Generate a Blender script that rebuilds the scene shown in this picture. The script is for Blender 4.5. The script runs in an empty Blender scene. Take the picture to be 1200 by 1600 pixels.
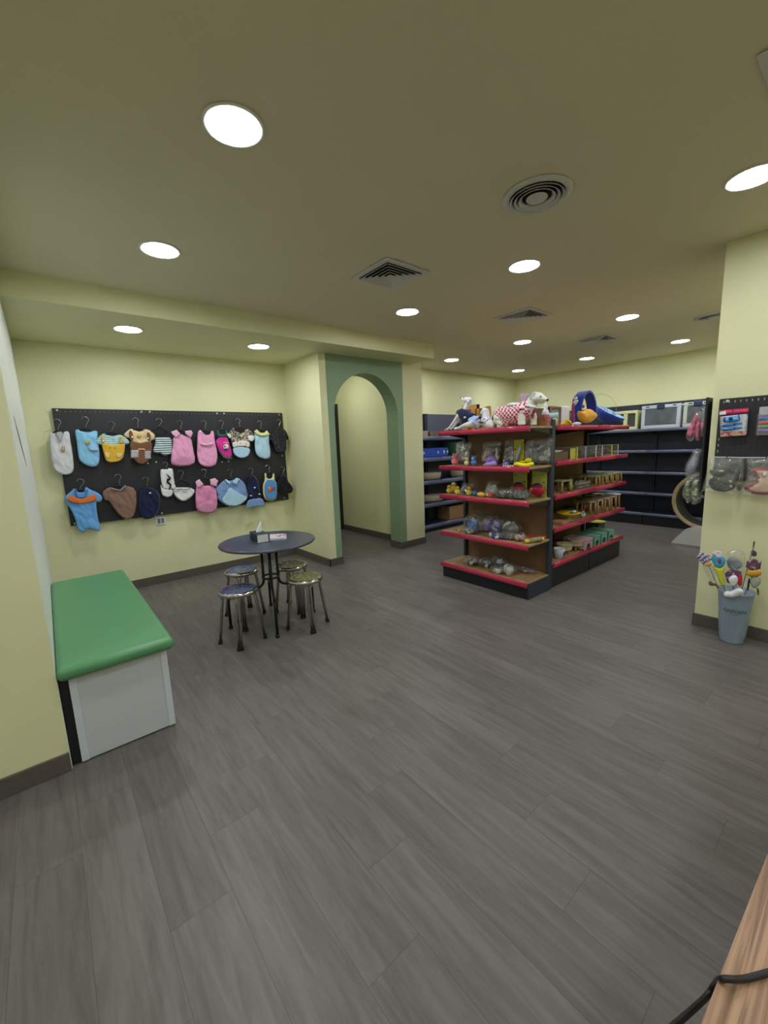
import bpy, bmesh, math, random
from mathutils import Vector, Matrix, noise
from mathutils.geometry import delaunay_2d_cdt
PI = math.pi
random.seed(7)
sc = bpy.context.scene
COL = sc.collection

# ------------------------------------------------------------------ camera
YAW, PITCH, ROLL, FPX, CAMH = 0.682841354, -0.160438476, -0.038805682, 642.279, 1.56
fwd = Vector((math.sin(YAW)*math.cos(PITCH), math.cos(YAW)*math.cos(PITCH), math.sin(PITCH)))
rt0 = Vector((math.cos(YAW), -math.sin(YAW), 0)); up0 = rt0.cross(fwd)
rt = rt0*math.cos(ROLL) + up0*math.sin(ROLL); up = -rt0*math.sin(ROLL) + up0*math.cos(ROLL)
CAM = Vector((0, 0, CAMH))
cd = bpy.data.cameras.new('camera'); cam = bpy.data.objects.new('camera', cd); COL.objects.link(cam)
cam.matrix_world = Matrix(((rt.x, up.x, -fwd.x, CAM.x), (rt.y, up.y, -fwd.y, CAM.y), (rt.z, up.z, -fwd.z, CAM.z), (0, 0, 0, 1)))
cd.sensor_fit = 'HORIZONTAL'; cd.sensor_width = 36; cd.lens = FPX/1200*36; cd.clip_start = .02
sc.camera = cam
sc.view_settings.view_transform = 'Standard'; sc.view_settings.look = 'None'
sc.view_settings.gamma = 1; sc.view_settings.use_curve_mapping = False
sc.view_settings.exposure = 1.8
LAMP = 26.0          # emission of the ceiling light diffusers
w = bpy.data.worlds.new('world'); sc.world = w; w.use_nodes = True
w.node_tree.nodes['Background'].inputs[0].default_value = (.5, .55, .6, 1)
w.node_tree.nodes['Background'].inputs[1].default_value = .0

# a point of the photograph's pixel frame carried out to a real plane of the room
def ray(px, py): return rt*((px-600)/FPX) - up*((py-800)/FPX) + fwd
def atx(px, py, X): v = ray(px, py); return CAM + v*(X/v.x)
def aty(px, py, Y): v = ray(px, py); return CAM + v*(Y/v.y)
def atz(px, py, Z): v = ray(px, py); return CAM + v*((Z-CAMH)/v.z)

# ------------------------------------------------------------------ materials
def lin(c):
    return tuple((x/255/12.92 if x/255 <= .04045 else ((x/255+.055)/1.055)**2.4) for x in c)
def nt(name):
    m = bpy.data.materials.new(name); m.use_nodes = True
    t = m.node_tree; return m, t, t.nodes['Principled BSDF']
MC = {}
def mat(name, rgb, rough=.6, metal=0, spec=.5, var=0, scale=20, bump=0, sheen=0):
    if name in MC: return MC[name]
    m, t, b = nt(name); c = lin(rgb)
    b.inputs['Base Color'].default_value = (*c, 1); b.inputs['Roughness'].default_value = rough
    b.inputs['Metallic'].default_value = metal; b.inputs['Specular IOR Level'].default_value = spec
    if sheen: b.inputs['Sheen Weight'].default_value = sheen
    if var or bump:
        tc = t.nodes.new('ShaderNodeTexCoord'); n = t.nodes.new('ShaderNodeTexNoise')
        n.inputs['Scale'].default_value = scale; n.inputs['Detail'].default_value = 4
        t.links.new(tc.outputs['Object'], n.inputs['Vector'])
        if var:
            r = t.nodes.new('ShaderNodeValToRGB')
            r.color_ramp.elements[0].position = .3; r.color_ramp.elements[1].position = .7
            r.color_ramp.elements[0].color = (*[max(0, x*(1-var)) for x in c], 1)
            r.color_ramp.elements[1].color = (*[min(1, x*(1+var)) for x in c], 1)
            t.links.new(n.outputs['Fac'], r.inputs[0]); t.links.new(r.outputs[0], b.inputs['Base Color'])
        if bump:
            u = t.nodes.new('ShaderNodeBump'); u.inputs['Strength'].default_value = bump; u.inputs['Distance'].default_value = .005
            t.links.new(n.outputs['Fac'], u.inputs['Height']); t.links.new(u.outputs[0], b.inputs['Normal'])
    MC[name] = m; return m
def pattern(name, a, b_, kind='check', scale=60, rough=.8, thr=.5, axis='Z'):
    if name in MC: return MC[name]
    m, t, b = nt(name); b.inputs['Roughness'].default_value = rough
    tc = t.nodes.new('ShaderNodeTexCoord'); mix = t.nodes.new('ShaderNodeMix'); mix.data_type = 'RGBA'
    mix.inputs[6].default_value = (*lin(a), 1); mix.inputs[7].default_value = (*lin(b_), 1)
    if kind == 'check':
        k = t.nodes.new('ShaderNodeTexChecker'); k.inputs['Scale'].default_value = scale
        t.links.new(tc.outputs['Object'], k.inputs['Vector']); t.links.new(k.outputs['Fac'], mix.inputs[0])
    elif kind == 'stripe':
        k = t.nodes.new('ShaderNodeTexWave'); k.bands_direction = axis; k.inputs['Scale'].default_value = scale
        g = t.nodes.new('ShaderNodeMath'); g.operation = 'GREATER_THAN'; g.inputs[1].default_value = thr
        t.links.new(tc.outputs['Object'], k.inputs['Vector']); t.links.new(k.outputs['Fac'], g.inputs[0]); t.links.new(g.outputs[0], mix.inputs[0])
    else:
        k = t.nodes.new('ShaderNodeTexNoise'); k.inputs['Scale'].default_value = scale; k.inputs['Detail'].default_value = 2
        g = t.nodes.new('ShaderNodeMath'); g.operation = 'GREATER_THAN'; g.inputs[1].default_value = thr
        t.links.new(tc.outputs['Object'], k.inputs['Vector']); t.links.new(k.outputs['Fac'], g.inputs[0]); t.links.new(g.outputs[0], mix.inputs[0])
    t.links.new(mix.outputs[2], b.inputs['Base Color']); MC[name] = m; return m

def wood_planks():
    m, t, b = nt('floor_vinyl_planks'); N = t.nodes; L = t.links
    g = N.new('ShaderNodeNewGeometry'); s = N.new('ShaderNodeSeparateXYZ'); L.new(g.outputs['Position'], s.inputs[0])
    def mth(op, a, c=None, d=None):
        n = N.new('ShaderNodeMath'); n.operation = op
        for i, v in enumerate((a, c, d)):
            if v is None: continue
            if isinstance(v, (int, float)): n.inputs[i].default_value = v
            else: L.new(v, n.inputs[i])
        return n.outputs[0]
    PW, PL = .205, 1.08
    u = mth('DIVIDE', mth('ADD', s.outputs['X'], 20.4-.02), PW); row = mth('FLOOR', u); fu = mth('FRACT', u)
    sh = mth('MULTIPLY', mth('MODULO', mth('MULTIPLY', row, 7.0), 4.0), .25)
    v = mth('ADD', mth('DIVIDE', mth('ADD', s.outputs['Y'], 21.33), PL), sh); col = mth('FLOOR', v); fv = mth('FRACT', v)
    wn = N.new('ShaderNodeTexWhiteNoise'); wn.noise_dimensions = '2D'
    cb = N.new('ShaderNodeCombineXYZ'); L.new(row, cb.inputs[0]); L.new(col, cb.inputs[1]); L.new(cb.outputs[0], wn.inputs['Vector'])
    # grain stretched along the plank
    gv = N.new('ShaderNodeCombineXYZ')
    L.new(mth('ADD', mth('MULTIPLY', s.outputs['X'], 24.0), mth('MULTIPLY', wn.outputs['Value'], 40.0)), gv.inputs[0])
    L.new(mth('MULTIPLY', s.outputs['Y'], 2.2), gv.inputs[1]); L.new(mth('MULTIPLY', wn.outputs['Value'], 9.0), gv.inputs[2])
    n1 = N.new('ShaderNodeTexNoise'); n1.inputs['Scale'].default_value = 1; n1.inputs['Detail'].default_value = 7; n1.inputs['Roughness'].default_value = .66; n1.inputs['Distortion'].default_value = .5
    L.new(gv.outputs[0], n1.inputs['Vector'])
    r = N.new('ShaderNodeValToRGB'); e = r.color_ramp.elements
    e[0].position = .28; e[0].color = (*lin((86, 81, 78)), 1); e[1].position = .72; e[1].color = (*lin((116, 111, 108)), 1)
    L.new(n1.outputs['Fac'], r.inputs[0])
    hv = N.new('ShaderNodeHueSaturation'); L.new(r.outputs[0], hv.inputs['Color'])
    L.new(mth('ADD', mth('MULTIPLY', wn.outputs['Value'], .16), .92), hv.inputs['Value'])
    # seams
    ex = mth('MULTIPLY', mth('MINIMUM', fu, mth('SUBTRACT', 1.0, fu)), PW); ey = mth('MULTIPLY', mth('MINIMUM', fv, mth('SUBTRACT', 1.0, fv)), PL)
    seam = mth('LESS_THAN', mth('MINIMUM', ex, ey), .0013)
    mx = N.new('ShaderNodeMix'); mx.data_type = 'RGBA'; L.new(mth('MULTIPLY', seam, .38), mx.inputs[0]); L.new(hv.outputs[0], mx.inputs[6]); mx.inputs[7].default_value = (*lin((40, 38, 36)), 1)
    L.new(mx.outputs[2], b.inputs['Base Color'])
    b.inputs['Roughness'].default_value = .42; b.inputs['Specular IOR Level'].default_value = .4
    bp = N.new('ShaderNodeBump'); bp.inputs['Strength'].default_value = .12; bp.inputs['Distance'].default_value = .002
    L.new(n1.outputs['Fac'], bp.inputs['Height']); L.new(bp.outputs[0], b.inputs['Normal'])
    return m
def oak(name, dark, light, sx=30, sy=2, rough=.45, axis=0):
    if name in MC: return MC[name]
    m, t, b = nt(name); N = t.nodes; L = t.links
    tc = N.new('ShaderNodeTexCoord'); mp = N.new('ShaderNodeMapping')
    mp.inputs['Scale'].default_value = (sx, sy, sx) if axis == 0 else (sy, sx, sx)
    L.new(tc.outputs['Object'], mp.inputs[0]); n = N.new('ShaderNodeTexNoise'); n.inputs['Scale'].default_value = 1.0
    n.inputs['Detail'].default_value = 6; n.inputs['Distortion'].default_value = .8; L.new(mp.outputs[0], n.inputs['Vector'])
    r = N.new('ShaderNodeValToRGB'); r.color_ramp.elements[0].position = .35; r.color_ramp.elements[1].position = .65
    r.color_ramp.elements[0].color = (*lin(dark), 1); r.color_ramp.elements[1].color = (*lin(light), 1)
    L.new(n.outputs['Fac'], r.inputs[0]); L.new(r.outputs[0], b.inputs['Base Color']); b.inputs['Roughness'].default_value = rough
    MC[name] = m; return m
def plaster(name, rgb, rough=.55):
    m, t, b = nt(name); N = t.nodes; L = t.links; c = lin(rgb)
    g = N.new('ShaderNodeNewGeometry'); n = N.new('ShaderNodeTexNoise'); n.inputs['Scale'].default_value = 1.3; n.inputs['Detail'].default_value = 5
    L.new(g.outputs['Position'], n.inputs['Vector']); r = N.new('ShaderNodeValToRGB')
    r.color_ramp.elements[0].color = (*[x*.95 for x in c], 1); r.color_ramp.elements[1].color = (*[min(1, x*1.05) for x in c], 1)
    L.new(n.outputs['Fac'], r.inputs[0]); L.new(r.outputs[0], b.inputs['Base Color'])
    n2 = N.new('ShaderNodeTexNoise'); n2.inputs['Scale'].default_value = 90; L.new(g.outputs['Position'], n2.inputs['Vector'])
    bp = N.new('ShaderNodeBump'); bp.inputs['Strength'].default_value = .08; bp.inputs['Distance'].default_value = .002
    L.new(n2.outputs['Fac'], bp.inputs['Height']); L.new(bp.outputs[0], b.inputs['Normal'])
    b.inputs['Roughness'].default_value = rough; b.inputs['Specular IOR Level'].default_value = .3
    return m
def clear(name='clear_plastic', tint=(1, 1, 1), gl=.11, haze=.03, rough=.14):
    if name in MC: return MC[name]
    m = bpy.data.materials.new(name); m.use_nodes = True; t = m.node_tree; N = t.nodes; L = t.links
    for n in list(N):
        if n.type != 'OUTPUT_MATERIAL': N.remove(n)
    out = [n for n in N if n.type == 'OUTPUT_MATERIAL'][0]
    tr = N.new('ShaderNodeBsdfTransparent'); tr.inputs[0].default_value = (*tint, 1)
    gs = N.new('ShaderNodeBsdfGlossy'); gs.inputs['Roughness'].default_value = rough; gs.inputs[0].default_value = (.9, .92, .95, 1)
    df = N.new('ShaderNodeBsdfDiffuse'); df.inputs[0].default_value = (.75, .78, .8, 1)
    tc = N.new('ShaderNodeTexCoord'); no = N.new('ShaderNodeTexNoise'); no.inputs['Scale'].default_value = 18; no.inputs['Detail'].default_value = 3
    L.new(tc.outputs['Object'], no.inputs['Vector']); bp = N.new('ShaderNodeBump'); bp.inputs['Strength'].default_value = .9; bp.inputs['Distance'].default_value = .02
    L.new(no.outputs['Fac'], bp.inputs['Height']); L.new(bp.outputs[0], gs.inputs['Normal'])
    m1 = N.new('ShaderNodeMixShader'); m1.inputs[0].default_value = haze; L.new(tr.outputs[0], m1.inputs[1]); L.new(df.outputs[0], m1.inputs[2])
    m2 = N.new('ShaderNodeMixShader'); m2.inputs[0].default_value = gl; L.new(m1.outputs[0], m2.inputs[1]); L.new(gs.outputs[0], m2.inputs[2])
    L.new(m2.outputs[0], out.inputs[0]); MC[name] = m; return m
def glow(name, rgb, s):
    m, t, b = nt(name); b.inputs['Base Color'].default_value = (.9, .9, .9, 1)
    b.inputs['Emission Color'].default_value = (*rgb, 1); b.inputs['Emission Strength'].default_value = s; return m
def seat_metal(name, a, b_):
    m, t, b = nt(name); N = t.nodes; L = t.links
    tc = N.new('ShaderNodeTexCoord'); v = N.new('ShaderNodeTexVoronoi'); v.inputs['Scale'].default_value = 55; v.feature = 'SMOOTH_F1'
    L.new(tc.outputs['Object'], v.inputs['Vector']); r = N.new('ShaderNodeValToRGB')
    r.color_ramp.elements[0].color = (*lin(a), 1); r.color_ramp.elements[1].color = (*lin(b_), 1); r.color_ramp.elements[0].position = .25; r.color_ramp.elements[1].position = .6
    L.new(v.outputs['Distance'], r.inputs[0]); L.new(r.outputs[0], b.inputs['Base Color'])
    b.inputs['Metallic'].default_value = .85; b.inputs['Roughness'].default_value = .22
    bp = N.new('ShaderNodeBump'); bp.inputs['Strength'].default_value = .6; bp.inputs['Distance'].default_value = .003
    L.new(v.outputs['Distance'], bp.inputs['Height']); L.new(bp.outputs[0], b.inputs['Normal']); return m

YELLOW = plaster('pale_yellow_paint', (226, 225, 181), .5)
CEILC = plaster('ceiling_paint', (226, 218, 188), .7)
GREENP = plaster('sage_green_paint', (138, 162, 132), .5)
SKIRT = mat('baseboard_vinyl', (92, 86, 80), .5, var=.12, scale=30)
FLOOR = wood_planks()
BLACKM = mat('black_satin', (26, 27, 32), .4)
DARKM = mat('charcoal_metal', (58, 64, 78), .35, .3)
NAVYM = mat('dark_navy_metal', (44, 48, 64), .4, .2)
LIP = mat('grey_blue_lip', (104, 110, 136), .2)
RED = mat('red_price_strip', (186, 54, 82), .13)
BROWNP = mat('brown_board', (124, 94, 64), .6, var=.08, scale=6)
WOODSH = oak('shelf_board', (150, 118, 80), (176, 146, 104), 8, 8, .55)
CHROME = mat('chrome', (190, 188, 180), .16, 1)
STEELH = mat('hook_steel', (176, 176, 176), .25, 1)
CARD = mat('cardboard', (160, 122, 86), .8, var=.06, scale=8)
PINE = oak('pine', (190, 146, 92), (214, 176, 118), 20, 4)
WHITE = mat('white_plastic', (225, 228, 230), .4)
CLEAR = clear()
LIGHTM = glow('light_diffuser', (.93, .97, 1.0), LAMP)

# ------------------------------------------------------------------ mesh builder
class MB:
    def __init__(s): s.bm = bmesh.new()
    def box(s, lo, hi, bev=0, seg=2, mi=0):
        lo, hi = Vector(lo), Vector(hi); c = (lo+hi)/2; d = hi-lo
        r = bmesh.ops.create_cube(s.bm, size=1, matrix=Matrix.Translation(c) @ Matrix.Diagonal((abs(d.x), abs(d.y), abs(d.z), 1)))
        vs = r['verts']; fs = {f for v in vs for f in v.link_faces}
        for f in fs: f.material_index = mi
        if bev:
            es = list({e for v in vs for e in v.link_edges})
            q = bmesh.ops.bevel(s.bm, geom=es, offset=bev, segments=seg, profile=.5, affect='EDGES')
            for f in q['faces']: f.material_index = mi; f.smooth = seg > 2
        return s
    def obox(s, c, d, rz=0, rx=0, bev=0, mi=0, seg=2):
        n0 = len(s.bm.verts); s.bm.verts.ensure_lookup_table()
        t = MB(); t.box((-d[0]/2, -d[1]/2, -d[2]/2), (d[0]/2, d[1]/2, d[2]/2), bev, seg, mi)
        return s.add(t, Matrix.Translation(Vector(c)) @ Matrix.Rotation(rz, 4, 'Z') @ Matrix.Rotation(rx, 4, 'X'))
    def add(s, o, mtx=Matrix()):
        me = bpy.data.meshes.new('tmp'); o.bm.to_mesh(me); me.transform(mtx); s.bm.from_mesh(me); bpy.data.meshes.remove(me); o.bm.free(); return s
    def tube(s, pts, r, n=8, cap=True, mi=0, smooth=True):
        pts = [Vector(p) for p in pts]; rr = r if isinstance(r, (list, tuple)) else [r]*len(pts)
        prev = None; rings = []
        for i, p in enumerate(pts):
            d = (pts[min(i+1, len(pts)-1)] - pts[max(i-1, 0)]).normalized()
            if prev is None:
                a = Vector((0, 0, 1)) if abs(d.z) < .9 else Vector((1, 0, 0)); u = d.cross(a).normalized()
            else:
                u = (prev - d*prev.dot(d))
                u = u.normalized() if u.length > 1e-6 else d.orthogonal().normalized()
            prev = u; v = d.cross(u)
            rings.append([s.bm.verts.new(p + (u*math.cos(2*PI*k/n) + v*math.sin(2*PI*k/n))*rr[i]) for k in range(n)])
        for a, b in zip(rings, rings[1:]):
            for k in range(n):
                f = s.bm.faces.new((a[k], a[(k+1) % n], b[(k+1) % n], b[k])); f.smooth = smooth; f.material_index = mi
        if cap:
            for q in (rings[0][::-1], rings[-1]):
                f = s.bm.faces.new(q); f.material_index = mi
        return s
    def lathe(s, prof, c=(0, 0, 0), n=32, mi=0, smooth=True, M=None):
        c = Vector(c); rings = []
        for r, z in prof:
            if r < 1e-6: rings.append([s.bm.verts.new((M @ Vector((0, 0, z)) if M else Vector((0, 0, z))) + c)])
            else:
                q = []
                for k in range(n):
                    p = Vector((r*math.cos(2*PI*k/n), r*math.sin(2*PI*k/n), z)); q.append(s.bm.verts.new((M @ p if M else p)+c))
                rings.append(q)
        for a, b in zip(rings, rings[1:]):
            for k in range(n):
                k2 = (k+1) % n
                if len(a) == 1 and len(b) == 1: continue
                if len(a) == 1: f = s.bm.faces.new((a[0], b[k2], b[k]))
                elif len(b) == 1: f = s.bm.faces.new((a[k], a[k2], b[0]))
                else: f = s.bm.faces.new((a[k], a[k2], b[k2], b[k]))
                f.smooth = smooth; f.material_index = mi
        return s
    def ball(s, c, r, mi=0, sub=2, nz=0, seed=0, fr=6):
        r = Vector(r) if not isinstance(r, (int, float)) else Vector((r, r, r))
        q = bmesh.ops.create_icosphere(s.bm, subdivisions=sub, radius=1)
        for v in q['verts']:
            d = v.co.copy(); k = 1
            if nz: k = 1 + nz*noise.noise(d*fr*.35 + Vector((seed*7.3, seed*3.1, seed)))
            v.co = Vector(c) + Vector((d.x*r.x, d.y*r.y, d.z*r.z))*k
        for f in {f for v in q['verts'] for f in v.link_faces}: f.smooth = True; f.material_index = mi
        return s
    def prism(s, pts, ext, mi=0):           # closed 3D outline swept along ext
        e = Vector(ext); a = [s.bm.verts.new(p) for p in pts]; b = [s.bm.verts.new(Vector(p)+e) for p in pts]
        n = len(pts)
        fs = [s.bm.faces.new(a), s.bm.faces.new(b[::-1])] + [s.bm.faces.new((a[k], b[k], b[(k+1) % n], a[(k+1) % n])) for k in range(n)]
        for f in fs: f.material_index = mi
        return s
    def sheet(s, out, fn, T=.03, back=.6, res=.02, edge=.05, wr=0, seed=0, mi=0, smooth=1):
        # a soft, swollen, closed piece of cloth, bag or cushion from its flat outline (u, v); fn carries (u, v, w) into the room
        P = [Vector(p) for p in out]
        for _ in range(smooth):
            q = []
            for i in range(len(P)):
                a, b = P[i], P[(i+1) % len(P)]; q += [a*.75+b*.25, a*.25+b*.75]
            P = q
        Q = []
        for i in range(len(P)):
            a, b = P[i], P[(i+1) % len(P)]; k = max(1, int((b-a).length/res))
            Q += [a.lerp(b, j/k) for j in range(k)]
        n = len(Q)
        def dist(p):
            m = 1e9
            for i in range(n):
                a, b = Q[i], Q[(i+1) % n]; ab = b-a; l = ab.length_squared
                t = 0 if l == 0 else max(0, min(1, (p-a).dot(ab)/l)); m = min(m, (p-a-ab*t).length)
            return m
        def inside(p):
            c = False
            for i in range(n):
                a, b = Q[i], Q[(i+1) % n]
                if (a.y > p.y) != (b.y > p.y) and p.x < (b.x-a.x)*(p.y-a.y)/(b.y-a.y)+a.x: c = not c
            return c
        x0 = min(p.x for p in Q); x1 = max(p.x for p in Q); y0 = min(p.y for p in Q); y1 = max(p.y for p in Q)
        pts = list(Q); j = 0; y = y0
        while y < y1:
            x = x0 + (res/2 if j % 2 else 0)
            while x < x1:
                p = Vector((x, y))
                if inside(p) and dist(p) > res*.45: pts.append(p)
                x += res
            y += res*.87; j += 1
        vs, es, fs, *_ = delaunay_2d_cdt(pts, [], [list(range(n))], 1, 1e-6)
        F, B = [], []
        for p in vs:
            d = dist(p); t = min(1, d/edge); h = math.sqrt(max(0, 1-(1-t)**2))
            wv = 0
            if wr: wv = wr*h*(noise.noise(Vector((p.x*17, p.y*6, seed)))+.7*noise.noise(Vector((p.x*34+p.y*12, p.y*15, seed+4))))
            if d < 1e-5: v = s.bm.verts.new(fn(p.x, p.y, 0)); F.append(v); B.append(v)
            else: F.append(s.bm.verts.new(fn(p.x, p.y, T*h+wv))); B.append(s.bm.verts.new(fn(p.x, p.y, -T*back*h+wv*.3)))
        for f in fs:
            for L, rev in ((F, False), (B, True)):
                q = [L[i] for i in f]
                if rev: q = q[::-1]
                if len(set(q)) < 3: continue
                try: g = s.bm.faces.new(q); g.smooth = True; g.material_index = mi
                except ValueError: pass
        return s
    def mesh(s, name, off):
        bmesh.ops.recalc_face_normals(s.bm, faces=s.bm.faces[:])
        me = bpy.data.meshes.new(name); s.bm.to_mesh(me); s.bm.free()
        if off.length: me.transform(Matrix.Translation(-off))
        return me
def mats(me, m):
    for x in (m if isinstance(m, (list, tuple)) else [m]): me.materials.append(x)
def woff(o):
    v = Vector((0, 0, 0))
    while o: v += o.location; o = o.parent
    return v
def tag(o, label, cat, group=None, kind=None):
    if label: o['label'] = label
    if cat: o['category'] = cat
    if group: o['group'] = group
    if kind: o['kind'] = kind
    return o
def thing(name, label, cat, loc, group=None, rz=0):
    o = bpy.data.objects.new(name, None); COL.objects.link(o); o.location = loc; o.rotation_euler = (0, 0, rz)
    o.empty_display_size = .05
    return tag(o, label, cat, group)
def part(name, mb, m, parent, label=None, local=False, kind=None):
    me = mb.mesh(name, Vector((0, 0, 0)) if local else woff(parent)); mats(me, m)
    o = bpy.data.objects.new(name, me); COL.objects.link(o); o.parent = parent
    if label: o['label'] = label
    if kind: o['kind'] = kind
    return o
def solo(name, mb, m, label, cat, group=None, kind=None):
    xs = [v.co for v in mb.bm.verts]
    b = Vector(((min(v.x for v in xs)+max(v.x for v in xs))/2, (min(v.y for v in xs)+max(v.y for v in xs))/2, min(v.z for v in xs)))
    me = mb.mesh(name, b); mats(me, m); o = bpy.data.objects.new(name, me); COL.objects.link(o); o.location = b
    return tag(o, label, cat, group, kind)
def struct(name, mb, m, parent=None):
    me = mb.mesh(name, Vector((0, 0, 0))); mats(me, m); o = bpy.data.objects.new(name, me); COL.objects.link(o)
    if parent: o.parent = parent
    else: o['kind'] = 'structure'
    return o
def dup(root, loc, label=None, rz=None, group=None):
    def cp(o, p):
        c = o.copy(); COL.objects.link(c)
        if p: c.parent = p
        for ch in [x for x in bpy.data.objects if x.parent == o]: cp(ch, c)
        return c
    c = cp(root, None); c.location = loc
    if rz is not None: c.rotation_euler = (0, 0, rz)
    if label: c['label'] = label
    if group: c['group'] = group
    return c
def base(pts):
    return Vector((sum(p[0] for p in pts)/len(pts), sum(p[1] for p in pts)/len(pts), min(p[2] for p in pts)))

# ------------------------------------------------------------------ the room
ZC, ZA = 2.90, 2.72
XL, YW, YB, XA, YG, XP, XC, YC, XR, YF = -.092, 2.474, 5.516, 2.762, 4.559, 4.531, 3.985, .888, 8.45, 5.50
struct('floor', MB().box((-3.2, -3.2, -.1), (8.7, 8.2, 0)), FLOOR)
struct('ceiling', MB().box((-3.2, -3.2, ZC), (8.7, 8.2, ZC+.12)), CEILC)
struct('ceiling', MB().box((XL, 4.13, ZA), (4.36, YB, ZC)), YELLOW)
struct('wall_left', MB().box((-3.2, YW, 0), (XL, 6.0, ZC)), YELLOW)
struct('wall_left_inner', MB().box((XL-.01, YW+.004, .0), (XL+.003, YB, ZA)), plaster('inner_wall_white', (226, 230, 222), .45))  # alcove's left face, whiter than the yellow walls
sc_ = MB()
for pts in (((17, 617), (22, 645), (28, 672), (33, 702)), ((18, 622), (21, 650), (29, 690))):
    sc_.tube([Vector((XL+.0035, 0, 0))*0+Vector((XL+.0035, 2.9+.16*i+.02*i*i, 1.78-.09*i)) for i, p in enumerate(pts)], [.0015]+[.004]*(len(pts)-2)+[.0012], 5)
struct('trim_1', sc_, mat('scratch_brown', (160, 154, 130), .8))
struct('wall_back', MB().box((XL, YB, 0), (XA+.08, 6.5, ZC)), YELLOW)
struct('wall_alcove', MB().box((XA, YG, 0), (2.86, 6.5, ZC)), YELLOW)
struct('wall_corridor', MB().box((4.29, YG+.25, 0), (4.40, 8.0, ZC)), YELLOW)
struct('wall_pillar', MB().box((4.145, YG, 0), (XP, YG+.25, ZC)).box((4.40, YG+.25, 0), (XP, YF, ZC)), YELLOW)
struct('wall_corridor_left', MB().box((2.70, 6.5, 0), (2.80, 8.0, ZC)), YELLOW)
struct('wall_corridor_end', MB().box((2.7, 8.0, 0), (4.4, 8.15, ZC)), YELLOW)
struct('wall_far', MB().box((4.36, YF, 0), (8.6, YF+.2, ZC)), YELLOW)
struct('wall_rear', MB().box((XR, .2, 0), (XR+.2, YF+.2, ZC)), YELLOW)
struct('wall_right', MB().box((XC, -3.2, 0), (XC+.35, YC, ZC)), YELLOW)
struct('wall_side', MB().box((XC+.35, .2, 0), (XR, .4, ZC)), YELLOW)
struct('wall_behind', MB().box((-3.2, -3.2, 0), (XC, -3.05, ZC)), YELLOW)
struct('wall_entrance', MB().box((-3.2, -3.05, 0), (-3.05, YW, ZC)), YELLOW)
# green arch wall: one sweep of its outline
ax0, ax1, az, ar = 2.955, 4.035, 1.985, .54
o = [(2.86, 0), (ax0, 0)] + [((ax0+ax1)/2-ar*math.cos(a), az+ar*math.sin(a)) for a in [PI*k/28 for k in range(29)]] + [(ax1, 0), (4.145, 0), (4.145, ZA), (2.86, ZA)]
cm = MB(); F = []
D = .25
arc = o[2:31]
def P3(p, y): return (p[0], y, p[1])
bmv = {}
def V_(p, y):
    k = (round(p[0], 5), round(p[1], 5), y)
    if k not in bmv: bmv[k] = cm.bm.verts.new((p[0], y, p[1]))
    return bmv[k]
for y, rev in ((YG, 0), (YG+D, 1)):
    quads = []
    quads.append([(2.86, 0), (ax0, 0), (ax0, az), (2.86, az)]); quads.append([(ax1, 0), (4.145, 0), (4.145, az), (ax1, az)])
    mid = ((ax0+ax1)/2)
    tops = [(2.86, az)] + [(2.86+(4.145-2.86)*k/28, ZA) for k in range(29)]
    for k in range(28):
        quads.append([arc[k], arc[k+1], (2.86+(4.145-2.86)*(k+1)/28, ZA), (2.86+(4.145-2.86)*k/28, ZA)])
    quads.append([(2.86, az), arc[0], (2.86, ZA)]); quads.append([arc[28], (4.145, az), (4.145, ZA)])
    for q in quads:
        vv = []
        for p in q:
            v = V_(p, y)
            if v not in vv: vv.append(v)
        try: cm.bm.faces.new(vv)
        except ValueError: pass
path = [(ax0, 0)] + arc + [(ax1, 0)]
for a, b in zip(path, path[1:]):
    if abs(a[0]-b[0])+abs(a[1]-b[1]) < 1e-6: continue
    f = cm.bm.faces.new((V_(a, YG), V_(b, YG), V_(b, YG+D), V_(a, YG+D)))
struct('wall_arch', cm, GREENP)
# baseboards
def bb(name, lo, hi): struct(name, MB().box(lo, hi, .002, 1), SKIRT)
hb, tb = .10, .012
bb('baseboard_left', (-3.05, YW-tb, 0), (XL, YW, hb))
bb('baseboard_alcove_left', (XL+.003, 4.4, 0), (XL+tb+.003, YB, hb))
bb('baseboard_back', (XL, YB-tb, 0), (XA, YB, hb))
bb('baseboard_alcove_side', (XA-tb, YG-tb, 0), (XA, YB-tb, hb))
bb('baseboard_arch_left', (XA-tb, YG-tb, 0), (ax0, YG, hb))
bb('baseboard_arch_left_jamb', (ax0, YG-tb, 0), (ax0+tb, YG+D, hb))
bb('baseboard_arch_jamb', (ax1-tb, YG, 0), (ax1, YG+D, hb))
bb('baseboard_pillar', (ax1-tb, YG-tb, 0), (XP+tb, YG, hb))
bb('baseboard_pillar_side', (XP, YG, 0), (XP+tb, YF-.5, hb))
bb('baseboard_corridor', (4.29-tb, YG+D, 0), (4.29, 6.5, hb))
bb('baseboard_right', (XC-tb, -3.05, 0), (XC, YC+tb, hb))
bb('baseboard_right_side', (XC, YC, 0), (XC+.35, YC+tb, hb))
bb('baseboard_behind', (-3.05, -3.05, 0), (XC, -3.05+tb, hb))
bb('baseboard_entrance', (-3.05, -3.05, 0), (-3.05+tb, YW, hb))
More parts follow.
